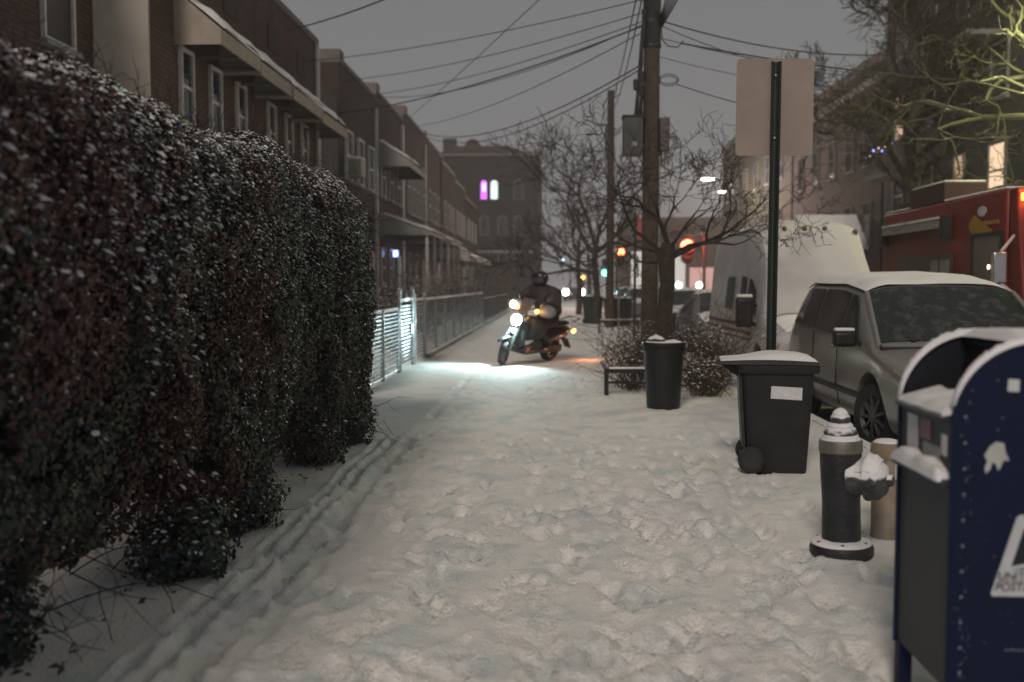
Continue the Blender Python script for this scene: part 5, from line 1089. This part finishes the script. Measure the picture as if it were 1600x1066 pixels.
# ---------------------------------------------------------------- traffic lights, lamps, distant lights
def pole_thing(name, label, cat, loc, h, r, m=M_darkmetal, group=None):
    e_ = empty(name, label, cat, loc, group=group); MB().tube([(0, 0, -.05), (0, 0, h)], [r, r*.8], 10).obj('pole', m, e_, smooth=True); return e_
def signal(label, loc, reach, z, col, st, lit_i=0, lr=.15, energy=30, pole=True):
    e_ = empty('traffic_light', label, 'traffic light', loc, group='traffic lights at the corner')
    if pole:
        MB().tube([(0, 0, 0), (0, 0, z+.9)], [.1, .08], 10).obj('pole', M_darkmetal, e_, smooth=True)
        if reach: MB().tube([(0, 0, z+.8), (reach, 0, z+.75)], [.05, .04], 8).obj('mast_arm', M_darkmetal, e_, smooth=True)
    hs = MB().box(reach-.2, reach+.2, -.12, .12, z-1.0+.35, z+.35).obj('housing', mat('signal_housing', (.05, .05, .03), .5), e_, bevel=.04)
    for i in range(3):
        zz = z+.15-.33*i; on = i == lit_i
        MB().lathe([(0, .02), (lr, 0), (lr, -.02), (0, -.02)], 20, Matrix.Translation((reach, -.13, zz)) @ Matrix.Rotation(R(90), 4, 'X')).obj('lens', lit('lens_%s' % label[:12], col, st) if on else M_black, hs)
        MB().lathe([(lr*1.15, 0), (lr*1.15, .18)], 16, Matrix.Translation((reach, -.12, zz)) @ Matrix.Rotation(R(90), 4, 'X'), caps=False).obj('visor', M_darkmetal, hs)
    ld = bpy.data.lights.new('signal_light', 'POINT'); ld.energy = energy; ld.color = col; ld.shadow_soft_size = .2; o = bpy.data.objects.new('signal_light', ld); COL.objects.link(o); o.parent = e_; o.location = (reach, -.6, z+.15-.33*lit_i)
    return e_
signal('big red traffic light glowing behind the street tree', (8.6, 58, -.1), -1.0, 3.66, (1, .07, .03), 34, 0, .36, 650)
signal('smaller red traffic light between the two utility poles', (4.05, 66, 0), 0.25, 3.5, (1, .10, .03), 24, 0, .24, 60)
signal('green signal low beside the far pole', (3.3, 62, 0), -.2, 2.75, (.15, .95, .62), 8, 2, .20, 80)
signal('small amber signal above the oncoming headlights', (3.6, 125, 0), -.1, 2.2, (1, .40, .06), 16, 0, .24, 120)
signal('tiny blue white light high over the motor scooter', (1.8, 118, 0), -1, 4.2, (.45, .8, 1), 18, 0, .22, 60)
sp = empty('glowing_sign', 'pale teal upright lit sign beside the far bins', 'sign', (3.8, 70, 0)); MB().box(-.02, .30, -.05, .05, 1.0, 2.35).obj('panel', lit('teal_panel', (.35, .85, .75), 3), sp, bevel=.03); MB().tube([(.14, 0, 0), (.14, 0, 1.0)], .04, 8).obj('post', M_darkmetal, sp)
sp = pole_thing('sign_post', 'dark slim post between the utility poles with a small red sign', 'sign', (2.23, 28, 0), 3.5, .042)
MB().box(.06, .42, -.02, .0, 2.75, 3.35).obj('sign_plate', mat('faded_red', (.35, .10, .09), .5), sp); MB().box(.05, .10, -.03, .02, 1.7, 2.3).obj('green_tag', mat('green_tag', (.03, .2, .13), .5), sp)
pole_thing('sign_post', 'thin pale post standing in front of the far bins', 'sign', (1.85, 29, 0), 1.75, .028, M_galv)
def lamp_post(label, loc, h, reach, energy, col, st, size=.22, dirx=-1, es=.25):
    e_ = empty('street_lamp', label, 'street lamp', loc, group='street lamps across the road'); MB().tube([(0, 0, -.1), (0, 0, h-.6), (dirx*.2, 0, h-.2), (dirx*reach*.5, 0, h+.02), (dirx*reach, 0, h)], [.10, .07, .05, .04, .035], 10).obj('pole', M_darkmetal, e_, smooth=True)
    hd = MB().prism([(-.35, .0), (.30, .0), (.30, .06), (.05, .13), (-.30, .09)], 1, -.12, .12); hd.v = [(x+dirx*(reach+.2), y, z+h-.03) for x, y, z in hd.v]; o = hd.obj('lamp_head', M_darkmetal, e_, bevel=.02)
    MB().lathe([(0, -.05), (size*.6, -.04), (size, 0), (0, .0)], 16, Matrix.Translation((dirx*(reach+.2), 0, h-.035))).obj('lamp_lens', lit('lamp_glow', col, st), o)
    ld = bpy.data.lights.new('lamp_light', 'POINT'); ld.energy = energy; ld.color = col; ld.shadow_soft_size = es; q = bpy.data.objects.new('lamp_light', ld); COL.objects.link(q); q.parent = e_; q.location = (dirx*(reach+.2), 0, h-.35); return e_
lamp_post('bright street lamp showing through the branches right of the utility pole', (10.6, 60, 0), 7.8, 1.3, 1800, (1, .93, .82), 30, .42)
lamp_post('smaller yellowish street lamp farther off than the brightest one', (12.0, 66, 0), 7.6, .9, 500, (1, .95, .6), 30, .26)
lamp_post('street lamp standing by the red truck and lighting the bare branches', (8.95, 17.3, 0), 5.95,   .35, 480, (.98, 1, .45), 14, .2)
# oncoming cars far away with their headlights on
def oncoming(label, loc, sep=1.3, st=60, hz=.75, en=250, r=.11, col=(1, .97, .93)):
    v = empty('oncoming_car', label, 'car', loc, group='oncoming cars with headlights on')
    sh = Shell([(-2.2, sec(.6, .7, .68, .5, .3, .4, .5, .6, .64, .66)), (-2.05, sec(.82, .86, .84, .7, .24, .36, .55, .7, .76, .79)), (-1.0, sec(.85, .89, .86, .74, .22, .34, .6, .88, .94, .97)), (-.25, sec(.85, .89, .87, .6, .22, .34, .6, .9, 1.38, 1.44)), (1.2, sec(.85, .89, .87, .6, .22, .34, .6, .92, 1.36, 1.42)), (2.2, sec(.8, .84, .8, .66, .3, .4, .6, .86, .9, .92))])
    sh.build(20, 1).obj('body', M_carB, v, smooth=True)
    for s in (-1, 1):
        MB().lathe([(0, .03), (r, 0), (0, -.01)], 14, Matrix.Translation((s*sep/2, -2.22, hz)) @ Matrix.Rotation(R(90), 4, 'X')).obj('headlight', lit('headlight_glow', col, st), v)
        for y in (-1.35, 1.3): wheel(v, s*.78, y, .30, .18)
    ld = bpy.data.lights.new('headlights', 'SPOT'); ld.energy = en*1.2; ld.color = col; ld.spot_size = R(70); ld.spot_blend = .6; ld.shadow_soft_size = .3; q = bpy.data.objects.new('headlights', ld); COL.objects.link(q); q.parent = v; q.location = (0, -2.5, hz); q.rotation_euler = (R(86), 0, R(180)); return v
oncoming('oncoming car at the end of the street, its two headlights over the pavement', (1.75, 96, -.18), 1.5, 26, .98, 500, .30)
oncoming('oncoming car in the road left of the white van with blinding headlights', (9.3, 72, -.18), 1.4, 30, 1.65, 500, .20)
# distant haze glow comes from the lamps above and the corner building's added panels

# branches lit by the lamp at the right edge, its glow partly put into the bark colour
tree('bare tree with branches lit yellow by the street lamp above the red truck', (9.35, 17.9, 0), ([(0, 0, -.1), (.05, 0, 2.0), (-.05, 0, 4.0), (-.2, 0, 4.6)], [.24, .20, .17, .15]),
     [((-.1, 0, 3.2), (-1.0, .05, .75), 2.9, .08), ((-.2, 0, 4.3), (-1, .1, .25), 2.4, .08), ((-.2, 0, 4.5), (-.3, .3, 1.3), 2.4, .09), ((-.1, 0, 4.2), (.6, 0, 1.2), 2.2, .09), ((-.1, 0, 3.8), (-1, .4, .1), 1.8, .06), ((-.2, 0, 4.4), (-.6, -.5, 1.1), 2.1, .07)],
     5, 77, mat('pale_lamplit_bark', (.07, .066, .042), .9, 0, (.04, .038, .028), 10, snow=.15), None, spread=.85, up=.02, wob=.75, ratio=.66, kids=(2, 4), minr=.0045)

# ---------------------------------------------------------------- scooter and rider
sc_loc = Vector((-.15, 19.72, 0)); SR = (0, 0, R(-127)); 
sc = empty('motor_scooter', 'black motor scooter with blazing headlight turning on the snowy pavement', 'motor scooter', sc_loc, SR)
LEAN = Matrix.Rotation(R(-12), 4, 'X')   # leaning into the turn
M_scb = mat('scooter_black', (.018, .017, .022), .3, 0, (.03, .03, .035), 6, coat=.4)
M_org = mat('orange_trim', (.55, .13, .03), .4)
SCL = (1.05, 1.22, 1.0); sc.scale = SCL
def SL(mb, *a, **k):
    mb.v = [tuple(LEAN @ Vector(v)) for v in mb.v]; return mb.obj(*a, **k)
def swheel(x, y, r, w, ang=0):
    T = Matrix.Translation((x, y, r)) @ Matrix.Rotation(ang, 4, 'Z') @ Matrix.Rotation(R(90), 4, 'X')
    t = SL(MB().lathe([(r*.66, -w*.4), (r*.86, -w*.5), (r*.97, -w*.3), (r, 0), (r*.97, w*.3), (r*.86, w*.5), (r*.66, w*.4)], 32, T, caps=False), 'wheel', M_rubber, sc, smooth=True)
    m = MB().lathe([(r*.62, -w*.3), (r*.7, -w*.35), (r*.7, w*.35), (r*.62, w*.3)], 28, T, caps=False).lathe([(0, -w*.4), (r*.16, -w*.4), (r*.16, w*.4), (0, w*.4)], 12, T)
    for i in range(5):
        a = 2*math.pi*i/5; m.bar(T @ Vector((r*.12*math.cos(a), r*.12*math.sin(a), 0)), T @ Vector((r*.66*math.cos(a), r*.66*math.sin(a), 0)), .035, .03, up=(0, 1, 0))
    m.v = [tuple(LEAN @ Vector(v)) for v in m.v]; m.obj('rim', M_steel, t, smooth=True)
swheel(0, 0, .25, .12); swheel(1.34, 0, .25, .11, R(26))
SL(MB().loft([[(x, s*w, z) for x, s, w, z in ((1.10, -1, .06, .40), (1.10, 1, .06, .40), (1.10, 1, .06, .46), (1.10, -1, .06, .46))], [(1.22, -.075, .50), (1.22, .075, .50), (1.24, .07, .56), (1.24, -.07, .56)], [(1.38, -.075, .53), (1.38, .075, .53), (1.38, .07, .59), (1.38, -.07, .59)], [(1.58, -.05, .42), (1.58, .05, .42), (1.62, .04, .47), (1.62, -.04, .47)]]), 'front_fender', M_scb, sc, smooth=True, sub=1)
for s in (-1, 1): SL(MB().tube([(1.34, s*.085, .25), (1.26, s*.085, .52), (1.12, s*.07, .86)], [.022, .026, .026], 8), 'fork', mat('fork_pale', (.30, .36, .36), .3, .7), sc, smooth=True)
# leg shield, front fairing
SL(MB().loft([[(.93, -.12, .28), (.93, .12, .28), (1.02, .10, .28), (1.02, -.10, .28)], [(.98, -.22, .5), (.98, .22, .5), (1.12, .15, .5), (1.12, -.15, .5)], [(1.0, -.25, .72), (1.0, .25, .72), (1.17, .16, .72), (1.17, -.16, .72)], [(.95, -.20, .9), (.95, .20, .9), (1.12, .14, .93), (1.12, -.14, .93)], [(.90, -.10, 1.0), (.90, .10, 1.0), (1.0, .09, 1.04), (1.0, -.09, 1.04)]]), 'leg_shield', M_scb, sc, smooth=True, sub=1)
SL(MB().loft([[(.25, -.16, .22), (.25, .16, .22), (.25, .16, .33), (.25, -.16, .33)], [(.95, -.16, .20), (.95, .16, .20), (.95, .16, .30), (.95, -.16, .30)]]), 'floorboard', M_scb, sc, bevel=.03)
for s in (-1, 1): SL(MB().box(.72, .96, s*.175-.01, s*.175+.01, .27, .36), 'side_trim', M_org, sc, bevel=.01)
SL(MB().loft([[(.38, -.10, .32), (.38, .10, .32), (.38, .12, .62), (.38, -.12, .62)], [(.15, -.17, .36), (.15, .17, .36), (.15, .16, .70), (.15, -.16, .70)], [(-.2, -.18, .40), (-.2, .18, .40), (-.2, .15, .72), (-.2, -.15, .72)], [(-.50, -.08, .56), (-.50, .08, .56), (-.50, .07, .72), (-.50, -.07, .72)]]), 'rear_body', M_scb, sc, smooth=True, sub=1)
SL(MB().loft([[(.42, -.10, .66), (.42, .10, .66), (.42, .10, .74), (.42, -.10, .74)], [(.1, -.15, .68), (.1, .15, .68), (.1, .15, .78), (.1, -.15, .78)], [(-.45, -.12, .72), (-.45, .12, .72), (-.45, .12, .84), (-.45, -.12, .84)]]), 'seat', mat('seat_vinyl', (.012, .012, .013), .6), sc, smooth=True, sub=1)
SL(MB().box(-.22, .22, -.12, .10, .2, .34).tube([(.1, -.18, .22), (-.25, -.2, .25), (-.5, -.2, .34)], .045, 10), 'engine', M_darkmetal, sc, bevel=.01)
SL(MB().loft([[(-.12, -.07, .50), (-.12, .07, .50), (-.12, .07, .53), (-.12, -.07, .53)], [(-.40, -.07, .42), (-.40, .07, .42), (-.40, .07, .45), (-.40, -.07, .45)], [(-.56, -.06, .24), (-.56, .06, .24), (-.58, .06, .26), (-.58, -.06, .26)]]), 'rear_fender', M_scb, sc)
bar = SL(MB().tube([(.90, 0, .98), (.92, 0, 1.06), (.86, .15, 1.10), (.74, .36, 1.08)], .014, 8).tube([(.92, 0, 1.06), (.86, -.15, 1.10), (.74, -.36, 1.08)], .014, 8), 'handlebar', M_darkmetal, sc, smooth=True)
M_muff = mat('hand_muff', (.22, .20, .19), .5, 0, (.16, .15, .14), 5)
for s in (-1, 1):
    SL(MB().loft([[(.80+.075*math.cos(a)*k, s*yy_, 1.08+.085*math.sin(a)*k) for a in np.linspace(0, 2*math.pi, 10)[:-1]] for yy_, k in ((.15, .8), (.21, 1.5), (.34, 1.7), (.43, 1.2), (.46, .4))]), 'hand_guard', M_muff, sc, smooth=True, sub=1)
    SL(MB().lathe([(0, .025), (.036, .01), (.036, -.01), (0, -.01)], 14, Matrix.Translation((.935, s*.20, 1.06)) @ Matrix.Rotation(R(90), 4, 'Y')), 'turn_signal', M_orange, sc)
    SL(MB().tube([(.85, s*.17, 1.11), (.86, s*.24, 1.24), (.84, s*.30, 1.32)], .007, 6).lathe([(0, -.012), (.06, -.008), (.065, .008), (0, .012)], 16, Matrix.Translation((.84, s*.34, 1.36)) @ Matrix.Rotation(R(90), 4, 'Y')), 'mirror', M_scb, sc, smooth=True)
hl = SL(MB().lathe([(.10, -.06), (.115, 0), (.10, .02)], 24, Matrix.Translation((1.16, 0, .86)) @ Matrix.Rotation(R(82), 4, 'Y'), caps=False), 'headlight', M_scb, sc, smooth=True)
q = SL(MB().lathe([(0, .035), (.075, .02), (.108, 0), (0, -.01)], 24, Matrix.Translation((1.165, 0, .86)) @ Matrix.Rotation(R(82), 4, 'Y')), 'lens', lit('headlamp_glow', (.72, 1, .98), 160), hl, smooth=True)
SL(MB().lathe([(0, .03), (.055, .02), (.07, 0), (0, -.01)], 18, Matrix.Translation((.97, -.26, 1.10)) @ Matrix.Rotation(R(90), 4, 'Y')), 'guard_glow', lit('guard_glow_white', (1, .93, .86), 16), sc)  # added glowing lens that makes this hand guard look lit
SL(MB().lathe([(0, .02), (.045, 0), (0, -.01)], 16, Matrix.Translation((1.20, -.0, .66)) @ Matrix.Rotation(R(85), 4, 'Y')), 'fog_lamp', lit('fog_glow', (.95, 1, 1), 14), sc)
SL(MB().loft([[(1.02, -.07, .98), (1.02, .07, .98), (1.06, .07, .97), (1.06, -.07, .97)], [(.90, -.12, 1.26), (.90, .12, 1.26), (.905, .12, 1.255), (.905, -.12, 1.255)]]), 'windscreen', mat('smoked_screen', (.10, .09, .10), .2), sc, smooth=True)
SL(MB().lathe([(0, .02), (.045, .01), (0, -.01)], 12, Matrix.Translation((-.38, -.15, .62)) @ Matrix.Rotation(R(90), 4, 'X') @ Matrix.Scale(1.6, 4, (1, 0, 0))), 'turn_signal', M_orange, sc)
SL(MB().lathe([(0, .02), (.045, .01), (0, -.01)], 12, Matrix.Translation((-.42, .13, .62)) @ Matrix.Rotation(R(-90), 4, 'X') @ Matrix.Scale(1.6, 4, (1, 0, 0))), 'turn_signal', M_orange, sc)
SL(MB().tube([(-.35, -.12, .80), (-.62, -.10, .86), (-.62, .10, .86), (-.35, .12, .80)], .012, 6), 'grab_rail', M_darkmetal, sc)
def lamp(kind, name, loc, energy, col, parent, size=.05, spot=None, aim=None, blend=.4):
    ld = bpy.data.lights.new(name, kind); ld.energy = energy; ld.color = col; ld.shadow_soft_size = size
    if spot: ld.spot_size = R(spot); ld.spot_blend = blend
    o = bpy.data.objects.new(name, ld); COL.objects.link(o); o.location = loc
    if aim: o.rotation_euler = (Vector(aim)-Vector(loc)).to_track_quat('-Z', 'Y').to_euler()
    mw = Matrix.LocRotScale(o.location, o.rotation_euler, None); o.parent = parent
    pm = Matrix.LocRotScale(parent.location, parent.rotation_euler, parent.scale); o.matrix_parent_inverse = pm.inverted(); return o
SM = Matrix.LocRotScale(sc.location, Euler(SR), Vector(SCL))
hp_ = SM @ (LEAN @ Vector((1.24, 0, .86)))
lamp('SPOT', 'headlight_beam', hp_, 3600, (.62, .95, 1), sc, .06, 30, (-2.62, 17.5, .72), .5)
lamp('SPOT', 'headlight_spill', hp_, 300, (.66, .96, 1), sc, .06, 150, (-1.9, 17.2, -.3), .8)
lamp('POINT', 'signal_spill', SM @ (LEAN @ Vector((1.12, -.25, 1.12))), 5, (1, .45, .12), sc, .04)
lamp('POINT', 'signal_spill', SM @ (LEAN @ Vector((1.05, .2, 1.04))), 3.5, (1, .5, .15), sc, .04)
lamp('POINT', 'rear_signal_spill', SM @ (LEAN @ Vector((-.6, .40, .35))), 7, (1, .30, .08), sc, .05)
SL(MB().loft([[(1.02, s_*w_, z_) for s_, z_ in ((-1, .40), (1, .40), (1, 1.0), (-1, 1.0))] if 0 else [(.98, -.24, .42), (.98, .24, .42), (.96, .22, .98), (.96, -.22, .98)] for w_ in (1,)]+[[(.72, -.27, .40), (.72, .27, .40), (.74, .25, .96), (.74, -.25, .96)], [(.50, -.25, .46), (.50, .25, .46), (.50, .24, .90), (.50, -.24, .90)], [(.36, -.16, .60), (.36, .16, .60), (.38, .18, .86), (.38, -.18, .86)]]), 'lap_apron', mat('apron_cloth', (.016, .016, .019), .75, 0, (.03, .028, .032), 8, bump=.4, bscale=20), sc, smooth=True, sub=1)
# the rider: one continuous body, clothes and helmet as children; sits on the seat, hands on the grips, feet on the board
M_skin = mat('skin', (.30, .17, .12), .5); M_jacket = mat('rider_jacket', (.022, .018, .022), .7, 0, (.035, .025, .03), 10, bump=.4, bscale=30); M_pants = mat('rider_trousers', (.02, .02, .024), .8, bump=.3); M_helm = mat('helmet_dark', (.012, .013, .014), .3, coat=.3)
pr = empty('person', 'rider in dark puffy jacket and dark helmet sitting on the scooter', 'person', sc_loc, SR); pr.scale = SCL
def skin(name, J, E, mt, parent, sub=2, root=0):
    J = [((x, y-.30*max(0, z-.86)*(0 if x > .6 else 1)-(.05 if .44 < x < .6 and z > 1 else 0), z), r) for (x, y, z), r in J]   # the rider leans into the turn
    me = bpy.data.meshes.new(name); me.from_pydata([tuple(LEAN @ Vector(j[0])) for j in J], E, []); o = bpy.data.objects.new(name, me); COL.objects.link(o)
    o.modifiers.new('k', 'SKIN'); 
    for i, j in enumerate(J): r = j[1]; me.skin_vertices[0].data[i].radius = r if isinstance(r, tuple) else (r, r)
    me.skin_vertices[0].data[root].use_root = True
    q = o.modifiers.new('s', 'SUBSURF'); q.levels = q.render_levels = sub
    dg = bpy.context.evaluated_depsgraph_get(); dg.update(); m2 = bpy.data.meshes.new_from_object(o.evaluated_get(dg)); o.modifiers.clear(); o.data = m2; m2.materials.clear(); m2.materials.append(mt); m2.polygons.foreach_set('use_smooth', [True]*len(m2.polygons)); o.parent = parent; return o
J = [((.18, 0, .84), (.15, .17)), ((.20, 0, 1.02), (.12, .15)), ((.26, 0, 1.24), (.13, .18)), ((.30, 0, 1.38), (.10, .15)), ((.34, 0, 1.47), .055), ((.37, 0, 1.56), .075), ((.38, 0, 1.68), .085)]
E = [(0, 1), (1, 2), (2, 3), (3, 4), (4, 5), (5, 6)]
for s in (-1, 1):
    b0 = len(J); J += [((.30, s*.19, 1.36), .075), ((.46, s*.31, 1.14), .05), ((.74, s*.31, 1.10), .036), ((.80, s*.31, 1.09), .034)]; E += [(3, b0), (b0, b0+1), (b0+1, b0+2), (b0+2, b0+3)]
    for fz, fy in ((.02, .26), (.035, .29), (.035, .32), (.02, .35)):
        c = len(J); J += [((.83, s*fy, 1.10+fz), .010), ((.85, s*fy, 1.08+fz), .010), ((.83, s*fy, 1.055), .008)]; E += [(b0+3, c), (c, c+1), (c+1, c+2)]
    c = len(J); J += [((.76, s*.26, 1.08), .012), ((.79, s*.25, 1.06), .010)]; E += [(b0+3, c), (c, c+1)]
    b0 = len(J); J += [((.22, s*.12, .82), .095), ((.66, s*.17, .78), .065), ((.70, s*.14, .42), .045), ((.70, s*.14, .37), .04), ((.82, s*.15, .34), .035)]; E += [(0, b0), (b0, b0+1), (b0+1, b0+2), (b0+2, b0+3), (b0+3, b0+4)]
body = skin('body', J, E, M_pants, pr)
JJ = [((.17, 0, .84), (.21, .26)), ((.20, 0, 1.04), (.20, .25)), ((.26, 0, 1.24), (.21, .27)), ((.30, 0, 1.38), (.16, .21)), ((.33, 0, 1.48), .10)]; EE = [(0, 1), (1, 2), (2, 3), (3, 4)]
for s in (-1, 1): b0 = len(JJ); JJ += [((.30, s*.22, 1.36), .13), ((.46, s*.37, 1.14), .10), ((.70, s*.32, 1.10), .07)]; EE += [(3, b0), (b0, b0+1), (b0+1, b0+2)]
jk = skin('jacket', JJ, EE, M_jacket, pr, 2)
hd = MB(); hc = Vector((.385, -.235, 1.60))
hd.lathe([(.085, -.115), (.125, -.08), (.142, -.02), (.145, .04), (.13, .10), (.09, .14), (.04, .158), (0, .16)], 24, Matrix.Translation(hc) @ Matrix.Rotation(R(8), 4, 'Y')); SL(hd, 'helmet', M_helm, pr, smooth=True)
vz = MB(); V = []
for i in range(9):
    for j in range(5):
        a = R(-62)+R(124)*i/8; z = -.06+.10*j/4; r_ = .148; V.append(hc+Vector((r_*math.cos(a), r_*math.sin(a), z)))
vz.add(V, [(i*5+j, i*5+j+1, (i+1)*5+j+1, (i+1)*5+j) for i in range(8) for j in range(4)]); SL(vz, 'visor', mat('visor', (.03, .035, .045), .1, spec=.8), pr, smooth=True)
for s in (-1, 1): SL(MB().loft([rrect(.62, .90, s*.15-.05, s*.15+.05, .03, z_) for z_ in (.302, .32, .37)]+[rrect(.62, .74, s*.15-.045, s*.15+.045, .03, .46)]), 'shoe', M_rubber, pr, smooth=True, angle=50)
SL(MB().bar((.44, .0, 1.30), (.40, .06, 1.22), .012, .05), 'reflective_stripe', mat('reflective', (.4, .35, .34), .4), pr)

# ---------------------------------------------------------------- haze
hz = bpy.data.materials.new('haze_air'); hz.use_nodes = True; n = hz.node_tree.nodes; n.remove(n['Principled BSDF'])
pv = n.new('ShaderNodeVolumePrincipled'); pv.inputs['Color'].default_value = (.93, .90, .88, 1); pv.inputs['Density'].default_value = .0021; pv.inputs['Anisotropy'].default_value = .25
hz.node_tree.links.new(pv.outputs[0], n['Material Output'].inputs['Volume'])
o = MB().box(-75, 75, -12, 160, -1.4, 19).obj('haze', hz); tag(o, 'snowy night haze filling the street', 'haze', kind='stuff')
